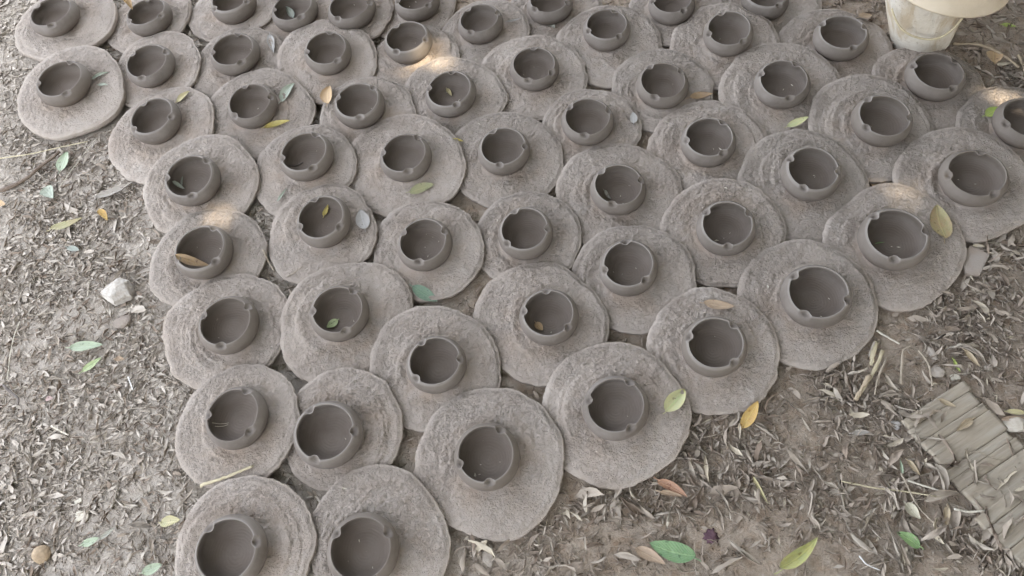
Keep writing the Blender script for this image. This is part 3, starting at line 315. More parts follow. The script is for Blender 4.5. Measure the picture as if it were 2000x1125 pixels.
def vnormals(V, Q):
    a, b, c, d = (V[Q[:, k]] for k in range(4))
    n = np.cross(c - a, d - b)
    out = np.zeros_like(V)
    for k in range(4): np.add.at(out, Q[:, k], n)
    return out / np.maximum(np.linalg.norm(out, axis=1, keepdims=True), 1e-12)
def tube(pts, r, n=8, flat=1.0, taper=0.0):
    P = np.array(pts, float); m = len(P)
    T = np.gradient(P, axis=0); T /= np.linalg.norm(T, axis=1, keepdims=True)
    S = np.cross(T, [0, 0, 1.0]); S /= np.maximum(np.linalg.norm(S, axis=1, keepdims=True), 1e-9)
    U = np.cross(S, T)
    a = np.arange(n) * 2 * math.pi / n
    rr = np.full(m, r) if np.isscalar(r) else np.asarray(r)
    rr = rr * (1 - taper * np.linspace(0, 1, m))
    V = P[None] + (np.cos(a)[:, None, None] * S[None] + np.sin(a)[:, None, None] * U[None] * flat) * rr[None, :, None]
    V = V.reshape(-1, 3)
    Q = grid_quads(n, m, True)
    c0, c1 = len(V), len(V) + 1
    V = np.vstack([V, P[0], P[-1]])
    cap = []
    for k in range(0, n):
        k2 = (k + 1) % n
        cap.append((c0, k2 * m, k * m, c0)); cap.append((c1, k * m + m - 1, k2 * m + m - 1, c1))
    tri = np.array([(a_, b_, c_) for a_, b_, c_, _ in cap])
    return V, Q, tri
def mesh_mixed(name, V, Q, tri, mat, smooth=True):
    me = bpy.data.meshes.new(name)
    me.from_pydata([tuple(map(float, v)) for v in V], [], [tuple(map(int, q)) for q in Q] + [tuple(map(int, t)) for t in tri])
    for p in me.polygons: p.use_smooth = smooth
    me.update()
    if mat: me.materials.append(mat)
    return me
def catmull(pts, n=6):
    P = np.array(pts, float)
    if len(P) < 3: return np.array([P[0] + (P[-1] - P[0]) * t for t in np.linspace(0, 1, n)])
    E = np.vstack([2 * P[0] - P[1], P, 2 * P[-1] - P[-2]]); out = []
    for k in range(1, len(E) - 2):
        for t in np.linspace(0, 1, n, endpoint=False):
            p0, p1, p2, p3 = E[k - 1:k + 3]
            out.append(.5 * (2 * p1 + (p2 - p0) * t + (2 * p0 - 5 * p1 + 4 * p2 - p3) * t * t + (3 * p1 - p0 - 3 * p2 + p3) * t ** 3))
    out.append(P[-1]); return np.array(out)

# ------------------------------------------------------------------ materials
class NT:
    def __init__(s, name, rough=0.9, spec=0.2):
        s.m = bpy.data.materials.new(name); s.m.use_nodes = True
        s.t = s.m.node_tree; s.b = s.t.nodes['Principled BSDF']
        s.b.inputs['Roughness'].default_value = rough
        s.b.inputs['Specular IOR Level'].default_value = spec
    def n(s, typ, **kw):
        nd = s.t.nodes.new('ShaderNode' + typ)
        for k, v in kw.items():
            if k in nd.inputs and not hasattr(nd, k): nd.inputs[k].default_value = v
            elif hasattr(nd, k): setattr(nd, k, v)
            else: nd.inputs[k].default_value = v
        return nd
    def l(s, a, b): s.t.links.new(a, b)
    def coord(s, rnd=True, kind='Object'):
        tc = s.n('TexCoord')
        if not rnd: return tc.outputs[kind]
        oi = s.n('ObjectInfo'); mu = s.n('VectorMath', operation='SCALE'); mu.inputs[0].default_value = (3.1, 5.7, 2.3)
        mm = s.n('Math', operation='MULTIPLY'); mm.inputs[1].default_value = 9.0
        s.l(oi.outputs['Random'], mm.inputs[0]); s.l(mm.outputs[0], mu.inputs['Scale'])
        ad = s.n('VectorMath', operation='ADD'); s.l(tc.outputs[kind], ad.inputs[0]); s.l(mu.outputs[0], ad.inputs[1])
        return ad.outputs[0]
    def noise(s, co, scale, detail=3.0, rough=.55, dist=0.0):
        nd = s.n('TexNoise'); nd.inputs['Scale'].default_value = scale; nd.inputs['Detail'].default_value = detail
        nd.inputs['Roughness'].default_value = rough; nd.inputs['Distortion'].default_value = dist
        s.l(co, nd.inputs['Vector']); return nd.outputs['Fac']
    def ramp(s, fac, stops):
        r = s.n('ValToRGB'); e = r.color_ramp.elements
        while len(e) < len(stops): e.new(.5)
        for el, (p, c) in zip(e, stops):
            el.position = p; el.color = (c if isinstance(c, tuple) else (c, c, c)) + (1,)
        s.l(fac, r.inputs[0]); return r.outputs['Color']
    def mix(s, fac, a, b, blend='MIX'):
        m = s.n('Mix', data_type='RGBA', blend_type=blend)
        for sock, v in ((m.inputs[0], fac), (m.inputs[6], a), (m.inputs[7], b)):
            if isinstance(v, (int, float)): sock.default_value = v
            elif isinstance(v, tuple): sock.default_value = v + (1,)
            else: s.l(v, sock)
        return m.outputs[2]
    def math(s, op, a, b=None, c=None):
        m = s.n('Math', operation=op)
        for k, v in enumerate((a, b, c)):
            if v is None: continue
            if isinstance(v, (int, float)): m.inputs[k].default_value = v
            else: s.l(v, m.inputs[k])
        return m.outputs[0]
    def bump(s, h, dist, strength=1.0, prev=None):
        b = s.n('Bump'); b.inputs['Strength'].default_value = strength; b.inputs['Distance'].default_value = dist
        s.l(h, b.inputs['Height'])
        if prev is not None: s.l(prev, b.inputs['Normal'])
        return b.outputs[0]
    def done(s, col, nrm=None):
        if isinstance(col, tuple): s.b.inputs['Base Color'].default_value = col + (1,)
        else: s.l(col, s.b.inputs['Base Color'])
        if nrm is not None: s.l(nrm, s.b.inputs['Normal'])
        return s.m

def mat_disc():
    s = NT('dry_grey_mud', .95, .12); co = s.coord()
    a = s.noise(co, 14, 4, .6); b = s.noise(co, 60, 4, .6); g = s.noise(co, 420, 3, .7)
    c = s.ramp(a, [(.3, (.268, .222, .184)), (.5, (.335, .288, .246)), (.72, (.380, .334, .292))])
    c = s.mix(s.ramp(b, [(.35, .0), (.75, .45)]), c, (.285, .232, .186))
    c = s.mix(s.ramp(g, [(.45, 0.0), (.8, .35)]), c, (.425, .382, .338))
    oi = s.n('ObjectInfo')
    c = s.mix(s.math('MULTIPLY', oi.outputs['Random'], .75), c, (.282, .244, .208))
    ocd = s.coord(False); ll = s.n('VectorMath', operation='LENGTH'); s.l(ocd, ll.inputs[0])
    brown_patch = s.math('MULTIPLY', s.ramp(s.math('MULTIPLY', ll.outputs['Value'], 10.0), [(.5, 1.0), (.95, 0.0)]), s.ramp(s.noise(co, 20, 3, .6), [(.42, 0.0), (.62, .75)]))  # browner in noisy patches, fading out from the disc centre
    c = s.mix(brown_patch, c, (.285, .225, .175))
    q = s.math('MULTIPLY', s.noise(co, 84, 4, .66, .3), 8.0)
    fr = s.math('FRACT', q)
    st = s.math('ADD', s.math('FLOOR', q), s.ramp(fr, [(.45, 0.0), (.95, 1.0)]))
    q2 = s.math('MULTIPLY', s.noise(co, 190, 2, .6, .5), 6.0)
    st2 = s.math('ADD', s.math('FLOOR', q2), s.ramp(s.math('FRACT', q2), [(.4, 0.0), (.95, 1.0)]))
    at = s.n('Attribute', attribute_name='tint')
    n1 = s.bump(s.math('MULTIPLY', s.math('MULTIPLY_ADD', st2, .45, st), at.outputs['Fac']), .0019, 1.0)
    n2 = s.bump(g, .0010, .8, n1)
    return s.done(c, n2)
def mat_bowl():
    s = NT('leather_hard_clay', .68, .28); co = s.coord(); oc = s.coord(False)
    sp = s.n('SeparateXYZ'); s.l(oc, sp.inputs[0])
    a = s.noise(co, 22, 3, .5); b = s.noise(co, 110, 4, .6)
    c = s.ramp(a, [(.3, (.100, .083, .069)), (.5, (.127, .107, .091)), (.7, (.155, .134, .116))])
    c = s.mix(s.ramp(b, [(.5, 0.0), (.85, .35)]), c, (.19, .17, .15))
    oi = s.n('ObjectInfo')
    c = s.mix(s.math('MULTIPLY', oi.outputs['Random'], .6), c, (.124, .102, .082))
    ln = s.n('VectorMath', operation='LENGTH'); cx = s.n('CombineXYZ')
    s.l(sp.outputs[0], cx.inputs[0]); s.l(sp.outputs[1], cx.inputs[1]); s.l(cx.outputs[0], ln.inputs[0])
    # thin highlight painted along the lip, together with dry rubbed clay
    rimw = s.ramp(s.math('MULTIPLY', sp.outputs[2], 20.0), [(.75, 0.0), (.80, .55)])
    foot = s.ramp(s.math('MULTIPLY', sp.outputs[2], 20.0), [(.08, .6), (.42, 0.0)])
    c = s.mix(foot, c, (.124, .094, .072))  # redder foot: warm reflected light and moisture, both put into the clay colour
    dustf = s.math('MULTIPLY', s.ramp(s.math('MULTIPLY', ln.outputs['Value'], 20.0), [(.35, 1.0), (.72, 0.0)]), s.ramp(s.math('MULTIPLY', s.noise(co, 45, 4, .65), s.math('LESS_THAN', sp.outputs[2], .014)), [(.3, 0.0), (.7, .15)]))
    c = s.mix(dustf, c, (.22, .205, .185))
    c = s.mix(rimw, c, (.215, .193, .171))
    # throwing rings
    w = s.math('SINE', s.math('MULTIPLY', s.math('ADD', s.math('ADD', ln.outputs['Value'], sp.outputs[2]), s.math('MULTIPLY', a, .016)), 1150.0))
    n1 = s.bump(s.math('MULTIPLY', w, s.ramp(s.noise(oc, 30, 2, .5), [(.35, 0.1), (.65, 1.0)])), .00018, .6)
    n2 = s.bump(s.noise(co, 260, 3, .6), .0004, .6, n1)
    return s.done(c, n2)
def mat_soil():
    s = NT('dusty_soil', .97, .08); co = s.coord(False)
    sp = s.n('SeparateXYZ'); s.l(co, sp.inputs[0])
    a = s.noise(co, 5, 4, .6); b = s.noise(co, 45, 5, .65); g = s.noise(co, 300, 4, .7)
    brown = s.ramp(b, [(.3, (.29, .212, .148)), (.5, (.352, .285, .22)), (.72, (.41, .345, .278))])
    grey = s.ramp(b, [(.3, (.32, .272, .222)), (.5, (.405, .356, .302)), (.72, (.46, .412, .358))])
    side = s.math('ADD', s.math('MULTIPLY', sp.outputs[0], 1.2), s.math('MULTIPLY_ADD', a, 1.2, .1))
    c = s.mix(s.ramp(side, [(.25, 0.0), (.75, 1.0)]), grey, brown)
    n1 = s.bump(s.noise(co, 120, 5, .7, .4), .007, 1.0)
    n2 = s.bump(g, .0015, .8, n1)
    return s.done(c, n2)
def litter_ramp(s, v, grey=False):
    if grey: return s.ramp(v, [(.0, (.27, .235, .195)), (.25, (.35, .306, .256)), (.5, (.41, .36, .304)), (.75, (.45, .398, .338)), (.95, (.49, .436, .37)), (1.0, (.50, .44, .35))])
    return s.ramp(v, [(.0, (.15, .11, .08)), (.2, (.225, .175, .133)), (.45, (.285, .235, .186)), (.7, (.335, .284, .230)), (.9, (.38, .33, .27)), (1.0, (.42, .36, .27))])
def mat_litter(attr, name, grey=False):
    s = NT(name, .85, .2); co = s.coord(False)
    if attr:
        at = s.n('Attribute', attribute_name='tint'); v = at.outputs['Fac']
    else:
        v = s.n('ObjectInfo').outputs['Random']
    b = s.noise(co, 160, 4, .6)
    v2 = s.math('ADD', v, s.math('MULTIPLY_ADD', b, .3, -.15))
    c = litter_ramp(s, v2, grey)
    n1 = s.bump(b, .0012, .6)
    return s.done(c, n1)
def mat_plain(name, c0, c1, scale=60, rough=.85, bscale=200, bd=.001, spec=.2):
    s = NT(name, rough, spec); co = s.coord()
    c = s.ramp(s.noise(co, scale, 4, .6), [(.32, c0), (.68, c1)])
    return s.done(c, s.bump(s.noise(co, bscale, 4, .65), bd, .8))
LEAF_COL = {
 'green': ((.085, .21, .075), (.13, .25, .085), (.24, .34, .17)), 'green2': ((.10, .22, .05), (.14, .25, .07), (.22, .3, .12)),
 'yellowgreen': ((.36, .34, .09), (.27, .30, .09), (.42, .40, .14)), 'paleyellow': ((.40, .41, .20), (.46, .42, .18), (.36, .42, .20)),
 'orange': ((.46, .30, .05), (.42, .23, .04), (.5, .36, .12)), 'tan': ((.36, .25, .15), (.30, .205, .125), (.42, .32, .22)),
 'olive': ((.24, .21, .075), (.30, .17, .07), (.36, .30, .14)), 'lime': ((.30, .42, .05), (.36, .42, .08), (.45, .48, .14)),
 'brown': ((.23, .14, .07), (.33, .22, .09), (.3, .2, .1)), 'teal': ((.06, .14, .085), (.085, .165, .095), (.13, .20, .13)),
 'olivegreen': ((.22, .23, .10), (.27, .25, .11), (.31, .30, .16)), 'yellow': ((.46, .36, .06), (.40, .33, .09), (.5, .42, .15)),
 'palegreen': ((.32, .37, .29), (.38, .42, .34), (.42, .45, .37)), 'yellow2': ((.44, .38, .19), (.40, .34, .15), (.48, .42, .26)),
 'orangetan': ((.38, .24, .11), (.44, .29, .14), (.46, .33, .18)), 'greygreen': ((.20, .23, .19), (.25, .27, .23), (.28, .30, .26)),
 'palegreen2': ((.25, .32, .20), (.31, .37, .25), (.37, .42, .31)), 'oliveyellow': ((.30, .29, .13), (.36, .29, .15), (.38, .35, .2)),
 'limepale': ((.28, .36, .15), (.34, .41, .19), (.42, .47, .28)), 'palegrey': ((.32, .32, .26), (.38, .37, .31), (.42, .41, .36)),
 'dust': ((.28, .265, .245), (.32, .305, .285), (.34, .33, .31)), 'dust2': ((.31, .275, .235), (.36, .325, .285), (.39, .36, .32)),
 'pink': ((.33, .22, .2), (.38, .25, .22), (.38, .28, .26)), 'rust': ((.34, .17, .09), (.29, .14, .07), (.38, .22, .13)),
 'tan2': ((.37, .285, .17), (.30, .22, .13), (.42, .34, .22)), 'tan3': ((.29, .235, .175), (.24, .19, .14), (.33, .28, .21)),
 'orangetan2': ((.33, .23, .15), (.37, .26, .17), (.4, .3, .2)), 'palegrey2': ((.36, .33, .24), (.42, .38, .27), (.43, .4, .3)),
}
_lm = {}
def mat_leaf(sch):
    if sch in _lm: return _lm[sch]
    a, b, rib = LEAF_COL[sch]
    s = NT('leaf_' + sch, .55, .35); co = s.coord()
    uvn = s.n('TexCoord').outputs['UV']; sp = s.n('SeparateXYZ'); s.l(uvn, sp.inputs[0])
    v = s.math('ABSOLUTE', s.math('SUBTRACT', sp.outputs[1], .5))
    c = s.ramp(s.noise(co, 55, 4, .6), [(.35, a), (.68, b)])
    dust = s.noise(co, 330, 3, .6)
    c = s.mix(s.ramp(dust, [(.35, .14), (.8, .42)]), c, (.31, .285, .245))
    spot = s.noise(co, 130, 2, .5)
    c = s.mix(s.ramp(spot, [(.64, 0.0), (.70, .7)]), c, tuple(.45 * q for q in a[:1]) + (.35 * a[1], .4 * a[2]))
    c = s.mix(s.ramp(v, [(.018, .85), (.05, 0.0)]), c, rib)
    ve = s.math('SINE', s.math('MULTIPLY', s.math('SUBTRACT', sp.outputs[0], s.math('MULTIPLY', v, .55)), 75.0))
    vein = s.ramp(ve, [(.86, 0.0), (.99, .22)])
    c = s.mix(vein, c, rib)
    n1 = s.bump(s.math('ADD', s.ramp(v, [(.0, 1.0), (.06, 0.0)]), s.math('MULTIPLY', ve, .2)), .0006, .7)
    n2 = s.bump(s.noise(co, 200, 3, .6), .0006, .6, n1)
    _lm[sch] = s.done(c, n2); return _lm[sch]
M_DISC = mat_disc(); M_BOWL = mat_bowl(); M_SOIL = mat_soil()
M_LIT = mat_litter(True, 'dry_leaf_litter'); M_DUSTY = mat_litter(True, 'dusty_leaf_litter', True); M_LEAF = mat_litter(False, 'dry_leaf')
STICK_COL = {'bark': ((.11, .08, .06), (.19, .15, .118)), 'straw': ((.36, .31, .20), (.45, .39, .27)), 'strawpale': ((.42, .38, .30), (.52, .48, .40)),
             'darktwig': ((.10, .085, .075), (.16, .14, .125)), 'stem': ((.24, .20, .15), (.32, .27, .21)), 'white': ((.50, .48, .45), (.6, .58, .55)), 'tanbark': ((.30, .235, .16), (.38, .31, .22))}
M_STICK = {k: mat_plain('stalk_' + k, a, b, 120, .8, 300, .001) for k, (a, b) in STICK_COL.items()}
STONE_COL = {'white': ((.32, .28, .235), (.47, .44, .40)), 'white2': ((.32, .28, .225), (.42, .375, .315)), 'soil': ((.20, .165, .135), (.26, .22, .185)), 'tan': ((.27, .20, .13), (.36, .28, .19)),
             'chip': ((.45, .41, .33), (.54, .50, .42)), 'grey': ((.30, .255, .21), (.38, .335, .285)), 'shell': ((.33, .30, .27), (.46, .43, .40)), 'purple': ((.075, .04, .05), (.12, .07, .08))}
M_STONE = {k: mat_plain('stone_' + k, a, b, 70, .85, 150, .002) for k, (a, b) in STONE_COL.items()}

# ------------------------------------------------------------------ ground
def ground_z(x, y):
    return -.0045 + .0035 * np.clip(fbm(np.asarray(x) * 5.0, np.asarray(y) * 5.0, 2), -1, .9) + .0022 * fbm(np.asarray(x) * 28 + 5, np.asarray(y) * 28, 3)
def axis(lo, hi, step, far, n=18):
    core = np.arange(lo, hi + 1e-6, step)
    g = np.geomspace(step, far, n)
    return np.r_[(lo - np.cumsum(g))[::-1], core, hi + np.cumsum(g)]
gx = axis(-1.6, 1.7, .011, 20.); gy = axis(-.2, 2.2, .011, 20.)
GX, GY = np.meshgrid(gx, gy, indexing='ij')
GV = np.c_[GX.ravel(), GY.ravel(), ground_z(GX.ravel(), GY.ravel())]
gr = link('ground', mesh_from('ground', GV, grid_quads(len(gx), len(gy)), M_SOIL))
tag(gr, kind='structure')

# ------------------------------------------------------------------ shade tree, standing to the right behind the viewer
rng = np.random.default_rng(3)
def mat_foliage():
    s = NT('tree_foliage', .6, .3); co = s.coord(False)
    c = s.ramp(s.noise(co, 3.0, 3, .6), [(.35, (.045, .075, .025)), (.65, (.075, .115, .04))])
    return s.done(c)
CC = Vector((0.1, .95, 0)) + SUN_DIR * 5.2
def build_tree():
    root = empty('shade_tree', (CC.x + .9, CC.y - .6, 0))
    tag(root, 'leafy shade tree standing to the right, throwing dappled shade over the mud discs', 'tree')
    bark = mat_plain('tree_bark', (.10, .08, .06), (.19, .16, .13), 25, .9, 60, .01)
    pts = catmull([(0, 0, -.05), (.03, .02, 1.2), (-.08, .1, 2.4), (-.3, .25, 3.6), (-.6, .4, 4.4)], 5)
    V, Q, t = tube(pts, np.linspace(.17, .06, len(pts)), 12)
    link('trunk', mesh_mixed('trunk', V, Q, t, bark), root)
    for k in range(7):
        a = k * .9; b = pts[int(len(pts) * (.5 + .06 * k))]
        e = np.array([-.9 + 1.9 * math.cos(a), .6 + 1.9 * math.sin(a), 3.7 + .25 * math.sin(3 * a)])
        V, Q, t = tube(catmull([b, (b + e) / 2 + [0, 0, .25], e], 5), np.linspace(.06, .015, 11), 8)
        link('limb', mesh_mixed('limb', V, Q, t, bark), root)
    leaf_cloud(root, 40000, CC, (2.6, 2.6, .9), .40)
    leaf_cloud(root, 34000, (.3, .8, 4.0), (2.7, 2.7, .7), .5)
M_FOL = mat_foliage()
def leaf_cloud(root, N, centre, radii, power):
    P = rng.normal(size=(N, 3)); P /= np.linalg.norm(P, axis=1, keepdims=True)
    P *= (rng.uniform(0, 1, (N, 1)) ** power) * np.array(radii)
    P += np.array(centre)
    keep = P[:, 2] > .12; D = np.array(SUN_DIR)
    for fx, fy, fz, fr in FLECKS:
        w = P - np.array([fx, fy, fz]); d = np.linalg.norm(w - (w @ D)[:, None] * D, axis=1)
        keep &= d > fr + .05
    P = P[keep]; n = len(P)
    A = rng.normal(size=(n, 3)); A[:, 2] *= .5; A /= np.linalg.norm(A, axis=1, keepdims=True)
    B = np.cross(A, rng.normal(size=(n, 3)) + [0, 0, 1.2]); B /= np.linalg.norm(B, axis=1, keepdims=True)
    L = rng.uniform(.055, .085, (n, 1)); W = L * .5
    V = np.stack([P - A * L, P - A * L * .1 + B * W, P + A * L, P - A * L * .1 - B * W], 1).reshape(-1, 3) - np.array(root.location)
    link('crown', mesh_from('crown', V, np.arange(4 * n).reshape(-1, 4), M_FOL), root)
def blocker(label, centre, radii, N):  # unseen foliage, added to block sky light and make it directional
    root = empty('blocker', (centre[0], centre[1], 0)); tag(root, label, 'blocker')
    bark = bpy.data.materials['tree_bark']
    for k in range(5):
        a = k * 1.26; e = np.array([radii[0] * .6 * math.cos(a), radii[1] * .6 * math.sin(a), centre[2] + radii[2] * .3])
        V, Q, t = tube(catmull([(.05 * math.cos(a), .05 * math.sin(a), -.05), e * [.4, .4, .55], e], 5), np.linspace(.03, .008, 11), 8)
        link('stem', mesh_mixed('stem', V, Q, t, bark), root)
    leaf_cloud(root, N, centre, radii, .5)
build_tree()
blocker('tall leafy bush added to shut off sky light from the right', (3.5, .8, 2.2), (1.1, 3.4, 2.3), 22000)
blocker('tall leafy bush added behind the viewer to shut off sky light', (1.4, -2.7, 2.1), (3.6, .9, 2.2), 20000)
blocker('tall leafy bush added at the back right to shut off sky light', (2.4, 3.3, 2.0), (2.2, 1.0, 2.1), 15000)

# ------------------------------------------------------------------ clay bowls on their mud discs
class Pot: pass
POT = []
for row in POTS:
    p = Pot()
    p.id, p.x, p.y, p.z, p.b, p.c, p.ox, p.oy, p.bd, p.ang, rr = row
    p.T = THICK; p.up = 0.0
    if p.id in (1, 2): p.T = .015; p.up = .001
    p.rad = np.array(rr) / 10000.0
    p.n = Vector((-p.b, -p.c, 1)).normalized()
    POT.append(p)
def out_r(p, th):
    return np.interp(np.mod(th, 2 * math.pi), np.arange(49) * 2 * math.pi / 48, np.r_[p.rad, p.rad[:1]])
def surf(x, y, inbowl=0):
    z = float(ground_z(x, y)); n = Vector((0, 0, 1)); who = None
    for p in POT:
        dx, dy = x - p.x, y - p.y
        if math.hypot(dx, dy) < .16 and math.hypot(dx, dy) < float(out_r(p, math.atan2(dy, dx))):
            z = p.z + p.T + p.b * dx + p.c * dy; n = p.n; who = p
    if inbowl:
        p = [q for q in POT if q.id == inbowl][0]
        dx, dy = x - p.x - p.ox, y - p.y - p.oy
        r = math.hypot(dx, dy)
        z = p.z + p.T + p.b * (x - p.x) + p.c * (y - p.y) + .0045 + max(0, r - .027) ** 2 * 28; n = p.n
    return z, n
def under_disc(x, y, m=.003):
    r = np.zeros(len(x), bool)
    for p in POT:
        dx, dy = x - p.x, y - p.y
        r |= np.hypot(dx, dy) < out_r(p, np.arctan2(dy, dx)) + m
    return r
# half section of a bowl, outside foot -> lip -> inside floor; third and fourth numbers: how far a thumb lowers / pushes it in
SEC = np.array([(41, -3, 0, 0), (43, -.5, 0, 0), (46.5, 2, 0, 0), (50.5, 6, 0, 0), (54, 11.5, 0, 0), (56, 17, 0, 0), (56.5, 22, 0, 0), (55.6, 27, .05, .0), (53.6, 31.5, .1, .05), (51.2, 35, .3, .2),
    (48.8, 37.8, .9, .5), (47.6, 39.0, 1, .75), (46.7, 39.7, .6, .9), (46.0, 39.7, .35, 1), (45.4, 39, .3, 1), (45.2, 37.6, .25, .95), (45.6, 35, .2, .75), (46.6, 31, .1, .4), (47.6, 26, .0, .1), (47.6, 20.5, 0, 0), (45.4, 15.5, 0, 0), (42, 11, 0, 0), (37, 7.6, 0, 0), (30, 5.4, 0, 0), (22, 4.5, 0, 0), (12, 4.0, 0, 0), (.3, 3.9, 0, 0)], float)
def densify(S, k=2):
    out = []
    E = np.vstack([2 * S[0] - S[1], S, 2 * S[-1] - S[-2]])
    for i in range(1, len(E) - 2):
        for t in np.linspace(0, 1, k, endpoint=False):
            p0, p1, p2, p3 = E[i - 1:i + 3]
            out.append(.5 * (2 * p1 + (p2 - p0) * t + (2 * p0 - 5 * p1 + 4 * p2 - p3) * t * t + (3 * p1 - p0 - 3 * p2 + p3) * t ** 3))
    out.append(S[-1]); return np.array(out)
SEC = densify(SEC, 2)
def bowl_meshes(p, seed):
    r = np.random.default_rng(seed)
    th = list(np.arange(66) * 2 * math.pi / 66)
    for a in p.ang: th += list(rad(a) + np.linspace(-.29, .29, 23))
    th = np.unique(np.round(np.mod(th, 2 * math.pi), 4))
    th = th[np.r_[True, np.diff(th) > .012]]
    k = p.bd / .113; m = len(SEC); n = len(th)
    R = np.repeat(SEC[None, :, 0], n, 0).copy(); Zz = np.repeat(SEC[None, :, 1], n, 0).copy()
    ov = r.uniform(0, .022); op = r.uniform(0, 6.28)
    R *= 1 + ov * np.cos(2 * (th[:, None] - op)) + .004 * np.cos(3 * th[:, None] + op * 2)
    hh = r.uniform(-.05, .06); Zz = np.where(Zz > 5, Zz * (1 + hh + .02 * np.cos(th[:, None] - op * 3)), Zz)
    Zz = Zz + np.where(SEC[:, 1] > 30, .7, 0)[None, :] * noise(np.cos(th) * 2.2 + seed, np.sin(th) * 2.2)[:, None]
    patch = np.zeros((n, m), int)
    for q, a in enumerate(p.ang):
        s = (np.mod(th - rad(a) + math.pi, 2 * math.pi) - math.pi) * 46.0
        wdt = r.uniform(7.0, 8.6); dp = r.uniform(1.3, 2.0)
        w = np.exp(-(s / wdt) ** 4)[:, None]
        cup = 1 + 2.3 * np.exp(-(s / 5.4) ** 2)[:, None] * np.exp(-((SEC[:, 0] - 48.4) / 2.7) ** 2)[None, :]
        lip = np.exp(-((np.abs(s) - wdt * 1.2) / 2.2) ** 2)[:, None]
        Zz = Zz - dp * w * SEC[None, :, 2] * cup + 1.2 * lip * SEC[None, :, 2]
        R = R - 6.3 * np.exp(-np.abs(s / (wdt * .92)) ** 3)[:, None] * SEC[None, :, 3] + 1.7 * w * np.exp(-((SEC[:, 0] - 51.5) / 2.4) ** 2)[None, :] * (SEC[:, 1] > 30)[None, :]
        patch[(np.abs(s) < 10.5)[:, None] & ((SEC[:, 2] > .25) | (SEC[:, 3] > .3))[None, :]] = q + 1
    V = np.stack([R * np.cos(th)[:, None], R * np.sin(th)[:, None], Zz], 2).reshape(-1, 3) * (k / 1000.0)
    V[:, 2] /= k
    Q = grid_quads(n, m, True)[:, ::-1][:, [3, 2, 1, 0]]
    N = vnormals(V, Q)
    c = V[Q].mean(1)
    lab = patch.reshape(-1)[Q].min(1)
    res = []
    for q in range(4):
        F = Q[lab == q]; u, inv = np.unique(F, return_inverse=True)
        res.append((V[u], inv.reshape(F.shape), N[u]))
    return res
NR = 46; NA = 160
def disc_mesh(p, seed):
    r = np.random.default_rng(seed)
    th = np.arange(NA) * 2 * math.pi / NA
    jit = .0040 * fbm(np.cos(th) * 2.8 + seed, np.sin(th) * 2.8, 3) + .0014 * noise(np.cos(th) * 15 + seed, np.sin(th) * 15)
    ro = out_r(p, th) + jit
    outer = np.c_[ro * np.cos(th), ro * np.sin(th)]
    rb = .038
    inner = np.c_[p.ox + rb * np.cos(th), p.oy + rb * np.sin(th)]
    t = np.linspace(0, 1, NR)
    XY = inner[:, None] + (outer - inner)[:, None] * t[None, :, None]
    X, Y = XY[..., 0], XY[..., 1]
    sx, sy = r.uniform(0, 90, 2)
    br = np.hypot(X - p.ox, Y - p.oy); ba = np.arctan2(Y - p.oy, X - p.ox)
    mm = 1000.0
    h = 1.1 * fbm(X * 28 + sx, Y * 28 + sy, 2)
    # smeared mud: stepped flakes, wrapped a little round the bowl
    wx = X + .006 * noise(X * 60 + sx, Y * 60); wy = Y + .006 * noise(X * 60, Y * 60 + sy)
    rough = .55 + .45 * sstep(-.25, .3, noise(X * 14 + sy, Y * 14 - sx) + .35 * (Y - p.oy) / .1)
    q = fbm(wx * 70 + sx, wy * 70 + sy, 3) * 3.2
    fl = np.floor(q); st = fl + sstep(.55, 1.0, q - fl)
    h += rough * .6 * st
    q2 = fbm(wx * 150 - sx, wy * 150 + sy, 2) * 2.6
    h += rough * .8 * (np.floor(q2) + sstep(.4, 1.0, q2 - np.floor(q2)))
    # ridges left by the turning hand
    for k in range(r.integers(3, 7)):
        r0 = r.uniform(.060, .100); a0 = r.uniform(.2, 3.6); sp = r.uniform(.5, 1.4); amp = r.uniform(1.6, 3.4)
        da = np.mod(ba - a0 + math.pi, 2 * math.pi) - math.pi
        win = sstep(sp, sp * .6, np.abs(da))
        rr = br - r0 - .004 * noise(ba * 3 + k, br * 30 + sx) - .006 * da * r.uniform(-1, 1) + .0015 * noise(X * 150, Y * 150 + k)
        h += amp * win * (1 - sstep(-.0016, .0016, rr)) * sstep(-.03, -.002, rr) * 1.0
    # collar of slip where the bowl was set down
    cr = r.uniform(.052, .062)
    sm = r.uniform(.25, 1) * sstep(cr + .012, cr - .008, br + .010 * noise(ba * 1.5 + sx, br * 0 + sy))
    h = h * (1 - .6 * sm) + .35 * sm
    h += 1.6 * np.exp(-((br - .046) / .006) ** 2)
    rgh = rough * (1 - .8 * sm)
    h = h * (1 - .8 * sstep(.86, .98, t)[None, :])
    Zt = p.T + h / mm - .0004
    lip = sstep(.962, 1.0, t)[None, :]
    Zt = Zt - .0004 * lip ** 2
    V = np.stack([X, Y, Zt], 2)
    edge = []
    zt = Zt[:, -1]
    for (dr, f) in ((.0005, .95), (.0011, .6), (.0006, .3), (-.0012, .06), (-.006, 0.0)):
        e = outer + (outer / ro[:, None]) * (dr + .0009 * noise(np.cos(th) * 18 + f * 9 + seed, np.sin(th) * 18)[:, None])
        edge.append(np.c_[e, zt * f])
    edge.append(np.c_[outer * .25, 0 * th])
    V = np.concatenate([V, np.stack(edge, 1)], 1)
    rgh = rgh * (1 - .75 * sstep(.88, .99, t)[None, :])
    tint = np.concatenate([rgh, np.repeat(rgh[:, -1:], len(edge), 1)], 1).ravel()
    n, m = V.shape[:2]
    return mesh_from('base_disc', V.reshape(-1, 3), grid_quads(n, m, True)[:, ::-1], M_DISC, tint=tint)
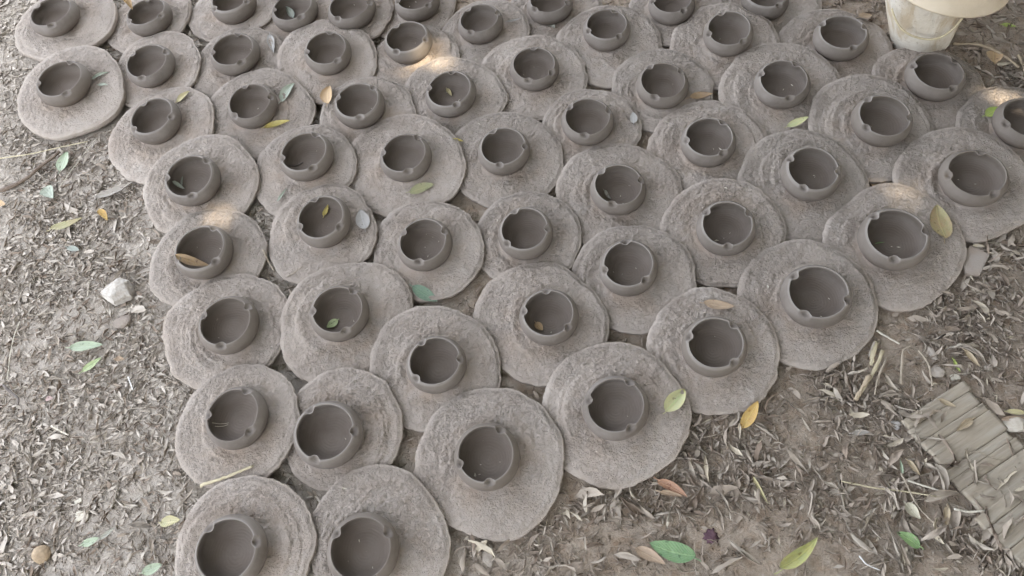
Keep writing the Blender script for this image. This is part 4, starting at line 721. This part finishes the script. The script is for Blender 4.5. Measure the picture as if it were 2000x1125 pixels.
for p in POT:
    quat = Vector((0, 0, 1)).rotation_difference(p.n)
    root = empty('clay_bowl', (p.x, p.y, p.z + p.up), quat)
    tag(root, POT_LABEL[p.id], 'clay bowl', 'clay bowls set out to dry on overlapping mud discs')
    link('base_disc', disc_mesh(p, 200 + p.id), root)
    parts = bowl_meshes(p, 400 + p.id)
    V, F, N = parts[0]
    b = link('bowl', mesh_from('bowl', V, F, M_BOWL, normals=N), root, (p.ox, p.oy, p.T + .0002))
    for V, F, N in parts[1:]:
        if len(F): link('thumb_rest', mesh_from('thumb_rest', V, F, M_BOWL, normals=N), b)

# ------------------------------------------------------------------ leaves
def leaf_arrays(n, nu, nv, L, W, kb, roll, sb, tipw, yaw, pitch, rl, loc, rgh=0.0, seed=0):
    g = np.random.default_rng(seed)
    u = np.linspace(0, 1, nu)[None, :, None]; v = np.linspace(-1, 1, nv)[None, None, :]
    L, W, kb, roll, sb, tipw = (np.broadcast_to(np.asarray(a, float), (n,))[:, None, None] for a in (L, W, kb, roll, sb, tipw))
    kb = np.where(np.abs(kb) < 1e-3, 1e-3, kb); roll = np.where(np.abs(roll) < 1e-3, 1e-3, roll)
    w = W * np.power(np.sin(math.pi * np.power(np.clip(u, 0, 1), tipw)), .75) + W * .03
    c = u - .5
    x = L * np.sin(kb * c) / kb + 0 * v
    z = L * (1 - np.cos(kb * c)) / kb + 0 * v
    rv = roll * (.6 + .8 * u)
    y = w * np.sin(rv * v) / rv + L * sb * (c * c)
    z = z + w * (1 - np.cos(rv * v)) / rv
    if rgh:
        y = y + rgh * L * g.normal(size=y.shape) * .35; z = z + rgh * L * g.normal(size=z.shape)
    P = np.stack([x, y, z], 3).reshape(n, -1, 3)
    cy, sy = np.cos(yaw), np.sin(yaw); cp, sp_ = np.cos(pitch), np.sin(pitch); cr, sr = np.cos(rl), np.sin(rl)
    X, Y, Z = P[..., 0], P[..., 1], P[..., 2]
    Y, Z = Y * cr[:, None] - Z * sr[:, None], Y * sr[:, None] + Z * cr[:, None]
    X, Z = X * cp[:, None] + Z * sp_[:, None], -X * sp_[:, None] + Z * cp[:, None]
    X, Y = X * cy[:, None] - Y * sy[:, None], X * sy[:, None] + Y * cy[:, None]
    zmin = Z.min(1, keepdims=True)
    P = np.stack([X, Y, Z - zmin * .8], 2) + loc[:, None, :]
    q = grid_quads(nu, nv); Q = (q[None] + (np.arange(n) * nu * nv)[:, None, None]).reshape(-1, 4)
    uv = np.stack(np.broadcast_arrays(u + 0 * v, (v + 1) / 2 + 0 * u), 3).reshape(-1, 2)
    return P, Q, np.tile(uv, (n, 1))
# fresh fallen leaves, each one seen in the photograph
for k, (nm, lab, cat, bx, by, tx, ty, wr, sch, curl, fold, inb) in enumerate(LEAVES):
    L = math.hypot(tx - bx, ty - by); yaw = math.atan2(ty - by, tx - bx); g = np.random.default_rng(900 + k)
    cx, cy = (bx + tx) / 2, (by + ty) / 2
    ex, ey = math.cos(yaw), math.sin(yaw)
    zb = surf(bx, by, inb)[0]; zt = surf(tx, ty, inb)[0]; zc = surf(cx, cy, inb)[0]
    zl = surf(cx - ey * L * wr * .4, cy + ex * L * wr * .4, inb)[0]; zr = surf(cx + ey * L * wr * .4, cy - ex * L * wr * .4, inb)[0]
    z0 = max(zc, (zb + zt) / 2, (zl + zr) / 2)
    if not inb and not under_disc(np.array([cx]), np.array([cy]), 0)[0]: z0 += .009      # on top of the litter
    pitch = -math.atan2(zt - zb, L) * .85; roll_ = math.atan2(zl - zr, L * wr * .8 + 1e-6) * .6
    W = L * wr * .5
    P, Q, uv = leaf_arrays(1, 17, 9, L, W * (1 + .25 * fold), curl * 2.2 * (1 if g.random() > .25 else -.5), fold * 2.6 + .01, g.uniform(-.25, .25), .82, np.array([0.0]), np.array([0.0]), np.array([0.0]), np.zeros((1, 3)), .006, k)
    o = link(nm, mesh_from(nm, P[0], Q, mat_leaf(sch), uv=uv), None, (cx, cy, z0 + .0016))
    o.rotation_euler = (roll_, pitch, yaw)
    tag(o, lab, cat)
    if nm != 'petal' and wr > .2:
        x0 = -L * .5; pts = [(x0 + .004, 0, P[0, 4, 2] + .0004), (x0 - L * .06, L * .01, .0015), (x0 - L * .13, L * .03, .001)]
        V, Q, t = tube(catmull(pts, 4), .0007, 6); link('stalk', mesh_mixed('stalk', V, Q, t, mat_leaf(sch)), o)

# the long leaf that leans over a bowl's rim
p7 = [p for p in POT if p.id == 7][0]
o7 = Vector((p7.x + p7.ox, p7.y + p7.oy, p7.z + p7.T))
va = o7 + Vector((.050 * math.cos(rad(196)), .050 * math.sin(rad(196)), .0425)); vb = o7 + Vector((.022 * math.cos(rad(285)), .030 * math.sin(rad(285)), .010))
dv = vb - va; L7 = dv.length
P, Q, uv = leaf_arrays(1, 17, 9, L7, L7 * .16, .5, 1.2, .15, .85, np.zeros(1), np.zeros(1), np.zeros(1), np.zeros((1, 3)), .006, 7)
o = link('olive_leaf', mesh_from('olive_leaf', P[0], Q, mat_leaf('brown'), uv=uv), None, (va + vb) / 2)
o.rotation_euler = (.3, -math.atan2(dv.z, math.hypot(dv.x, dv.y)), math.atan2(dv.y, dv.x))
tag(o, 'long brown olive leaf leaning over the left rim of a bowl', 'leaf')

# dry leaf litter: large ones are objects, the rest one mass
rng = np.random.default_rng(21)
def scatter(n, box, dens):
    x = rng.uniform(box[0], box[1], n); y = rng.uniform(box[2], box[3], n)
    k = (rng.uniform(0, 1, n) < dens(x, y)) & ~under_disc(x, y)
    return x[k], y[k]
def patch(x, y, s=6.0, o=0.0): return sstep(-.35, .3, fbm(x * s + o, y * s - o, 2))
VAR = []
for k in range(22):
    g = rng
    P, Q, uv = leaf_arrays(1, 9, 5, 1.0, g.uniform(.12, .2), g.uniform(-1.4, 2.2), g.uniform(2.0, 5.5) * (1 if g.random() < .8 else -1), g.normal(0, .4), g.uniform(.7, 1.0), np.zeros(1), np.zeros(1), np.array([g.uniform(-.4, .4)]), np.zeros((1, 3)), .022, 50 + k)
    VAR.append(mesh_from('dry_leaf', P[0], Q, M_LEAF, uv=uv))
def free(x, y, m): return ~under_disc(np.array([x]), np.array([y]), m)[0]
M_GREY = mat_litter(False, 'dusty_dry_leaf', True)
VARG = [v.copy() for v in VAR]
for v in VARG: v.materials[0] = M_GREY
def dry_leaves(n, box, dens, size, label, group, mat=None):
    done = 0; tries = 0
    while done < n and tries < 20000:
        tries += 1
        x = rng.uniform(box[0], box[1]); y = rng.uniform(box[2], box[3])
        if rng.random() > dens(np.array([x]), np.array([y]))[0] or not free(x, y, .008): continue
        o = bpy.data.objects.new('dry_leaf', (VARG if mat else VAR)[rng.integers(len(VAR))]); COL.objects.link(o)
        L = rng.uniform(*size)
        o.location = (x, y, float(ground_z(x, y)) + rng.uniform(.001, .006)); o.rotation_euler = (rng.normal(0, .25), rng.normal(0, .12), rng.uniform(0, 6.28)); o.scale = (L, L, L)
        near = min(label, key=lambda q: (q[0] - x) ** 2 + (q[1] - y) ** 2)
        tag(o, near[2], 'leaf', group + ', ' + near[3]); done += 1
right_d = lambda x, y: .15 + .85 * patch(x, y, 7.0, 3.0)
in_right = lambda x, y: ((x > -.15) & (y < .30 + .62 * np.maximum(x, 0) + .5 * np.maximum(x - .5, 0))).astype(float) * right_d(x, y)
dry_leaves(190, (-.2, 1.15, .05, .95), in_right, (.032, .068), [(.62, .36, 'curled dry brown leaf on the soil beside the grooved boards', 'by the grooved boards'), (.20, .14, 'curled dry brown leaf on the soil near the large bright green leaf', 'by the large green leaf'),
 (.34, .33, 'curled dry brown leaf on the soil just below the lowest right discs', 'below the right discs'), (.60, .55, 'curled dry brown leaf on the soil around the dry straw bundle', 'around the straw bundle'),
 (.85, .62, 'curled dry brown leaf on the soil between the clay shard and the right edge', 'by the clay shard'), (.42, .18, 'curled dry brown leaf on the soil near the curled yellow green leaf', 'by the yellow green leaf')], 'dry leaves on the soil at right')
dry_leaves(70, (-1.25, -.55, .25, 1.4), lambda x, y: patch(x, y, 5.0), (.03, .055), [(-.85, 1.15, 'dusty grey dry leaf on the litter around the long bent brown stick', 'around the brown stick'), (-.78, .82, 'dusty grey dry leaf on the litter around the pale white stone', 'around the white stone'),
 (-.72, .55, 'dusty grey dry leaf on the litter below the large pale green leaf', 'below the pale green leaf'), (-.70, .35, 'dusty grey dry leaf on the litter near the lower left corner', 'near the lower left corner'), (-1.1, 1.5, 'dusty grey dry leaf on the litter left of the top left bowls', 'left of the top left bowls')], 'dry leaves on the litter at left', M_GREY)
dry_leaves(40, (.95, 1.4, .95, 1.45), lambda x, y: np.ones(len(x)), (.035, .06), [(1.1, 1.15, 'dark brown dry leaf on the litter right of the white bucket', 'right of the bucket')], 'dry leaves at the back right')
def mass(name, sets, seed, small=(), mat=None):
    PV, PQ, TT, off = [], [], [], 0
    for (x, y, Lr, wr, tint, lift) in sets:
        n = len(x); g = np.random.default_rng(seed + n)
        L = g.uniform(Lr[0], Lr[1], n) * g.uniform(.5, 1.0, n)
        loc = np.c_[x, y, ground_z(x, y) + g.uniform(-.0025, lift, n)]
        P, Q, _ = leaf_arrays(n, 5, 3, L, L * g.uniform(wr[0], wr[1], n), g.uniform(-1.2, 1.7, n), g.uniform(.5, 3.6, n) * np.where(g.random(n) < .8, 1, -1), g.normal(0, .38, n), g.uniform(.6, 1.1, n), g.uniform(0, 6.28, n), g.normal(0, .16, n), g.normal(0, .4, n), loc, .045, seed)
        tv = np.clip(g.normal(tint[0], tint[1], n), 0, 1)
        PV.append(P.reshape(-1, 3)); PQ.append(Q + off); TT.append(np.repeat(tv, 15)); off += n * 15
    for (x, y, Lr, wr, tint, lift) in small:                         # chaff: the same leaves broken up, coarser mesh
        n = len(x); g = np.random.default_rng(seed + n + 1); L = g.uniform(Lr[0], Lr[1], n)
        loc = np.c_[x, y, ground_z(x, y) + g.uniform(-.0025, lift, n)]
        P, Q, _ = leaf_arrays(n, 3, 3, L, L * g.uniform(wr[0], wr[1], n), g.uniform(-.6, .9, n), g.uniform(.3, 2, n), g.normal(0, .25, n), g.uniform(.6, 1.1, n), g.uniform(0, 6.28, n), g.normal(0, .15, n), g.normal(0, .4, n), loc, .05, seed)
        PV.append(P.reshape(-1, 3)); PQ.append(Q + off); TT.append(np.repeat(np.clip(g.normal(tint[0], tint[1], n), 0, 1), 9)); off += n * 9
    o = link(name, mesh_from(name, np.vstack(PV), np.vstack(PQ), mat or M_LIT, tint=np.concatenate(TT)))
    return o
one = lambda x, y: np.ones(len(x))
fade = lambda x, y: sstep(2.6, 1.5, np.hypot(x - .1, y - .9) + .5 * fbm(x * 2, y * 2, 2))
left_side = lambda x, y: ((x < -.28) | (y > 1.62)) * ((x < .6) | (y < .95)) * fade(x, y) * (.12 + .88 * patch(x, y, 4.0))
xl, yl = scatter(70000, (-2.4, .6, -.4, 2.9), left_side)
xl2, yl2 = scatter(20000, (-2.4, .6, -.4, 2.9), left_side)
lit = mass('leaf_litter', [(xl, yl, (.012, .030), (.08, .17), (.60, .10), .003), (xl2, yl2, (.024, .048), (.07, .16), (.62, .10), .004)], 71, [scatter(56000, (-1.55, -.25, .1, 2.1), lambda x, y: (x < -.28) * (.3 + .7 * patch(x, y, 4.0))) + ((.008, .022), (.10, .22), (.60, .11), .0025)], M_DUSTY)
tag(lit, 'grey dusty mass of broken dry leaves covering the ground left of the mud discs', 'leaf litter', kind='stuff')
xr, yr = scatter(9000, (-.25, 1.7, -.1, 1.05), lambda x, y: in_right(x, y) * .8)
xr2, yr2 = scatter(8500, (-.25, 1.7, -.1, 1.05), lambda x, y: in_right(x, y) ** 1.3)
lit = mass('leaf_litter', [(xr, yr, (.012, .032), (.09, .18), (.58, .24), .008), (xr2, yr2, (.03, .06), (.08, .17), (.60, .24), .012)], 72, [scatter(40000, (-.25, 1.5, 0, 1.05), lambda x, y: .25 * in_right(x, y) + .75 * in_right(x, y) ** 2) + ((.007, .02), (.10, .22), (.56, .24), .006)])
tag(lit, 'brown broken dry leaves scattered over the soil right of the mud discs', 'leaf litter', kind='stuff')
tr = lambda x, y: ((y > .95) & (x > .6)) * fade(x, y)
xt, yt = scatter(16000, (.55, 2.7, .9, 2.9), tr)
xt2, yt2 = scatter(9000, (.55, 2.7, .9, 2.9), tr)
lit = mass('leaf_litter', [(xt, yt, (.012, .03), (.08, .18), (.32, .15), .008), (xt2, yt2, (.03, .055), (.08, .17), (.36, .17), .014)], 73)
tag(lit, 'dark brown dry leaf litter behind the discs and around the white bucket', 'leaf litter', kind='stuff')
xg, yg = scatter(26000, (-1.0, 1.0, .2, 1.7), lambda x, y: .8 * np.ones(len(x)))
lit = mass('leaf_litter', [(xg, yg, (.014, .034), (.07, .16), (.38, .16), .004)], 74)
tag(lit, 'dark leaf crumbs lying in the gaps between the mud discs', 'leaf litter', kind='stuff')
# crumbs of soil
xc, yc = scatter(16000, (-1.6, 1.6, 0, 1.9), lambda x, y: .25 + .75 * patch(x, y, 9.0, 7.0))
n = len(xc); oct_v = np.array([(1, 0, 0), (-1, 0, 0), (0, 1, 0), (0, -1, 0), (0, 0, 1), (0, 0, -1)], float)
oct_f = np.array([(0, 2, 4), (2, 1, 4), (1, 3, 4), (3, 0, 4), (2, 0, 5), (1, 2, 5), (3, 1, 5), (0, 3, 5)])
sz = np.exp(rng.normal(math.log(.0017), .45, n))
PV = oct_v[None] * sz[:, None, None] * rng.uniform(.6, 1.3, (n, 6, 1)) + rng.normal(0, .2, (n, 6, 3)) * sz[:, None, None] + np.c_[xc, yc, ground_z(xc, yc) + sz * .3][:, None]
cr = link('soil_crumbs', mesh_from('soil_crumbs', PV.reshape(-1, 3), (oct_f[None] + (np.arange(n) * 6)[:, None, None]).reshape(-1, 3), M_SOIL))
tag(cr, 'small crumbs of dry soil strewn over the ground', 'soil crumbs', kind='stuff')

PV, PQ, off = [], [], 0
for p in POT:
    for k in range(rng.integers(1, 7)):
        a = rng.uniform(0, 6.28); inb = rng.random() < .6
        if inb: rr = .036 * math.sqrt(rng.random()); x = p.x + p.ox + rr * math.cos(a); y = p.y + p.oy + rr * math.sin(a); z = surf(x, y, p.id)[0]
        else: rr = rng.uniform(.062, .1); x = p.x + p.ox + rr * math.cos(a); y = p.y + p.oy + rr * math.sin(a); z = surf(x, y)[0] + .001
        L = rng.uniform(.002, .006) * (1 if rng.random() < .8 else 1.8)
        P, Q, _ = leaf_arrays(1, 3, 3, L, L * rng.uniform(.12, .35), .6, 1.5, rng.uniform(-.5, .5), .9, rng.uniform(0, 6.28, 1), np.zeros(1), rng.normal(0, .3, 1), np.array([[x, y, z + .0006]]))
        PV.append(P[0]); PQ.append(Q + off); off += 9
ch = link('chaff', mesh_from('chaff', np.vstack(PV), np.vstack(PQ), M_STICK['strawpale']))
tag(ch, 'tiny pale specks of chaff scattered in the bowls and on the discs', 'chaff', kind='stuff')

# ------------------------------------------------------------------ sticks, straws, stems
for k, (nm, lab, cat, pts, r, colr, inb) in enumerate(STICKS):
    r = r / 1000.0
    P = []
    for (x, y) in catmull([(a, b, 0) for a, b in pts], 5)[:, :2]:
        P.append((x, y, surf(x, y, inb)[0] + r * .8 + .0012 + (.010 if not inb and not under_disc(np.array([x]), np.array([y]), 0)[0] else 0)))
    P = np.array(P); P[:, 2] = np.maximum(P[:, 2], np.convolve(np.r_[P[0, 2], P[:, 2], P[-1, 2]], [.25, .5, .25], 'valid'))
    g = np.random.default_rng(k); P[:, :2] += g.normal(0, r * .12, P[:, :2].shape)
    flat = .35 if 'straw' in colr and r > .0015 else .9
    rr = r * (1 + .12 * g.normal(size=len(P)))
    V, Q, t = tube(P, rr, 8, flat, .25)
    c0 = V.mean(0)
    tag(link(nm, mesh_mixed(nm, V - c0, Q, t, M_STICK[colr]), None, c0), lab, cat)

# ------------------------------------------------------------------ stones and other bits
def ico(sub=3):
    import bmesh
    bm = bmesh.new(); bmesh.ops.create_icosphere(bm, subdivisions=sub, radius=1.0)
    V = np.array([v.co[:] for v in bm.verts]); F = np.array([[v.index for v in f.verts] for f in bm.faces]); bm.free(); return V, F
IV, IF = ico(3)
for k, (nm, lab, cat, x, y, a, b, hr, colr) in enumerate(STONES):
    g = np.random.default_rng(40 + k)
    V = IV.copy()
    for q in range(16 if colr != 'tan' else 3):                       # knock flats off the round body
        d = g.normal(size=3); d /= np.linalg.norm(d); c = g.uniform(.66, .9)
        s = V @ d; V -= np.maximum(s - c, 0)[:, None] * d
    V += V * .05 * fbm(V[:, 0] * 2 + k, V[:, 1] * 2 + V[:, 2], 2)[:, None]
    if nm == 'wood_chip': V = np.sign(IV) * np.abs(IV) ** .35 * .8
    if nm == 'pebble' and b > a * 1.5: V[:, 0] *= 1 - .45 * sstep(-.2, 1.0, V[:, 1])
    if nm == 'crushed_flower': V *= (1 + .22 * np.sin(np.arctan2(V[:, 1], V[:, 0]) * 9))[:, None]
    V = V * np.array([a, b, hr * min(a, b)])
    rot = g.uniform(-.4, .4) if nm != 'pebble' else .15
    V = V @ np.array(Matrix.Rotation(rot, 3, 'Z').transposed())
    z = surf(x, y)[0]
    o = link(nm, mesh_from(nm, V, IF, M_STONE[colr]), None, (x, y, z + hr * min(a, b) * .62))
    if nm in ('stone', 'wood_chip', 'dirt_clod'):
        for pl in o.data.polygons: pl.use_smooth = False
    tag(o, lab, cat)

# ------------------------------------------------------------------ clay shard, grooved boards
def slab(poly, z0, th, mat, name):
    n = len(poly); c = np.mean(poly, 0); V = []; 
    for z, s in ((0, .97), (th * .5, 1.0), (th, .985), (th + .0006, .8), (th + .0008, .3)):
        for (x, y) in poly: V.append(((x - c[0]) * s, (y - c[1]) * s, z))
    Q = [(k * n + i, k * n + (i + 1) % n, (k + 1) * n + (i + 1) % n, (k + 1) * n + i) for k in range(4) for i in range(n)]
    me = bpy.data.meshes.new(name); me.from_pydata(V, [], Q + [tuple(4 * n + i for i in range(n))]); me.materials.append(mat)
    o = link(name, me, None, (c[0], c[1], z0)); return o
sh = slab(np.array(SHARD), .002, .006, M_DISC, 'clay_shard')
tag(sh, 'flat grey clay shard sticking out from under a disc at right', 'shard')
M_BOARD = NT('weathered_board', .92, .12)
co = M_BOARD.coord(); st = M_BOARD.n('Mapping'); st.inputs['Scale'].default_value = (10, 140, 60); M_BOARD.l(co, st.inputs[0])
gr_ = M_BOARD.noise(st.outputs[0], 1.0, 5, .65); bl = M_BOARD.noise(co, 22, 3, .6)
c_ = M_BOARD.ramp(gr_, [(.3, (.225, .185, .138)), (.5, (.285, .245, .192)), (.72, (.34, .305, .25))])
c_ = M_BOARD.mix(M_BOARD.ramp(bl, [(.45, 0.0), (.7, .5)]), c_, (.305, .255, .185))
M_BOARD = M_BOARD.done(c_, M_BOARD.bump(gr_, .0016, .8))
def board(quad, label, seed, widths):
    A, B, Cc, D = (np.array(q) for q in quad)
    g = np.random.default_rng(seed)
    yaw = math.atan2(*(B - A)[::-1]); L = np.linalg.norm(B - A); nrm = np.array([math.sin(yaw), -math.cos(yaw)])
    tot = abs(np.dot(D - A, nrm))
    root = empty('grooved_board', (A[0], A[1], 0)); root.rotation_euler = (0, 0, yaw)
    tag(root, label, 'board')
    sh_ = np.dot(D - A, (B - A) / L)
    y = 0.0; k = 0
    while y < tot:
        w = widths[k % len(widths)] * g.uniform(.85, 1.15); k += 1
        x0 = sh_ * (y + w / 2) / tot + g.uniform(-.004, .004); x1 = x0 + L + g.uniform(-.002, .002)
        nu, nv = 26, 7
        nv = 11
        u = np.linspace(0, 1, nu)[:, None]; v = np.linspace(0, 1, nv)[None, :]
        zt = .0055 + .0008 * (np.sin(math.pi * v) ** .35) + g.uniform(-.0008, .0012) + 0 * u
        X = x0 + (x1 - x0) * u + 0 * v + .0022 * noise(v * 2.2 + k * 3.1 + 0 * u, v * 0 + seed) * np.where(u > .5, 1, -1) * (np.abs(u - .5) > .47)
        Yv = -(y + .0001 + (w - .0002) * v + .0006 * noise(u * 9 + k, v * 2 + seed))
        zt = zt + .0011 * fbm(X * 14 + k, Yv * 260, 2) + .002 * fbm(X * 9 + seed, Yv * 9, 1)
        top = np.stack([X, Yv, zt], 2)
        ring = []
        V = top.reshape(-1, 3); Q = grid_quads(nu, nv)
        bot = V.copy(); bot[:, 2] = .0005
        n0 = len(V); Vv = np.vstack([V, bot])
        b_ = [i * nv for i in range(nu)] + [(nu - 1) * nv + j for j in range(1, nv)] + [i * nv + nv - 1 for i in range(nu - 2, -1, -1)] + [j for j in range(nv - 2, 0, -1)]
        side = np.array([(b_[i], b_[(i + 1) % len(b_)], b_[(i + 1) % len(b_)] + n0, b_[i] + n0) for i in range(len(b_))])
        link('board_strip', mesh_from('board_strip', Vv, np.vstack([Q[:, ::-1], side]), M_BOARD), root)
        y += w + g.choice([0, 0, 0, .0004])
    return root
board(BOARD_A, 'grey brown grooved board lying on the soil at the lower right', 5, [.016, .026, .012, .034, .014, .022, .038])
board(BOARD_B, 'second grooved board below the first, cut by the right edge', 9, [.018, .013, .024])

# ------------------------------------------------------------------ bucket with a basin on it
def lathe(prof, n=64):
    a = np.arange(n) * 2 * math.pi / n; P = np.array(prof)
    V = np.stack([P[None, :, 0] * np.cos(a)[:, None], P[None, :, 0] * np.sin(a)[:, None], np.repeat(P[None, :, 1], n, 0)], 2)
    return V.reshape(-1, 3), grid_quads(n, len(P), True)
def mat_bucket():
    s = NT('dirty_white_plastic', .8, .15); co = s.coord(False)
    a = s.noise(co, 9, 4, .6, .6); st = s.n('Mapping'); st.inputs['Scale'].default_value = (30, 30, 5); s.l(co, st.inputs[0])
    b = s.noise(st.outputs[0], 1.0, 5, .65, 1.0); g = s.noise(co, 90, 4, .7)
    c = s.ramp(a, [(.35, (.50, .45, .37)), (.65, (.62, .585, .52))])
    c = s.mix(s.ramp(b, [(.46, 0.0), (.62, .8)]), c, (.40, .32, .22))
    c = s.mix(s.ramp(g, [(.58, 0.0), (.72, .8)]), c, (.30, .25, .20))
    return s.done(c, s.bump(s.math('ADD', b, s.math('MULTIPLY', g, .5)), .004, .8))
M_BUCKET = mat_bucket()
bk = empty('white_bucket', (BUCKET[0], BUCKET[1], -.002)); bk.rotation_euler = (0, rad(-13), rad(-5))
tag(bk, 'dirty white plastic bucket standing behind the discs at the top right', 'bucket')
V, Q = lathe([(.002, .004), (.052, .004), (.055, 0), (.058, .004), (.066, .05), (.076, .11), (.087, .175), (.094, .206), (.098, .208), (.098, .219), (.094, .221), (.091, .219), (.089, .206), (.062, .05), (.054, .009), (.002, .008)])
link('bucket_body', mesh_from('bucket_body', V, Q, M_BUCKET), bk)
hp = []
for a in np.linspace(rad(205), rad(330), 26):
    f = (a - rad(205)) / rad(125); drop = math.sin(math.pi * f)
    z = .150 - .068 * drop; rr = .0600 + .148 * z + .004 + .012 * drop * (1 - f) + .010 * math.exp(-((f - .15) / .15) ** 2)
    hp.append((rr * math.cos(a), rr * math.sin(a), z))
V, Q, t = tube(hp, .0021, 8); link('handle', mesh_mixed('handle', V, Q, t, M_STICK['straw']), bk)
M_BASIN = mat_plain('beige_basin', (.40, .33, .235), (.48, .41, .31), 12, .5, 80, .0008, .35)
top = bk.matrix_basis @ Vector((.0, .0, .221))
bs = empty('basin', (top.x + .028, top.y - .01, .170)); bs.rotation_euler = (0, rad(8), 0)
tag(bs, 'beige round basin turned upside down over the top of the white bucket', 'basin')
V, Q = lathe([(.002, .058), (.098, .058), (.106, .054), (.112, .044), (.119, .010), (.126, .006), (.127, .002), (.124, -.001), (.117, .002), (.109, .042), (.103, .050), (.095, .053), (.002, .053)], 80)
link('basin_body', mesh_from('basin_body', V, Q, M_BASIN), bs)
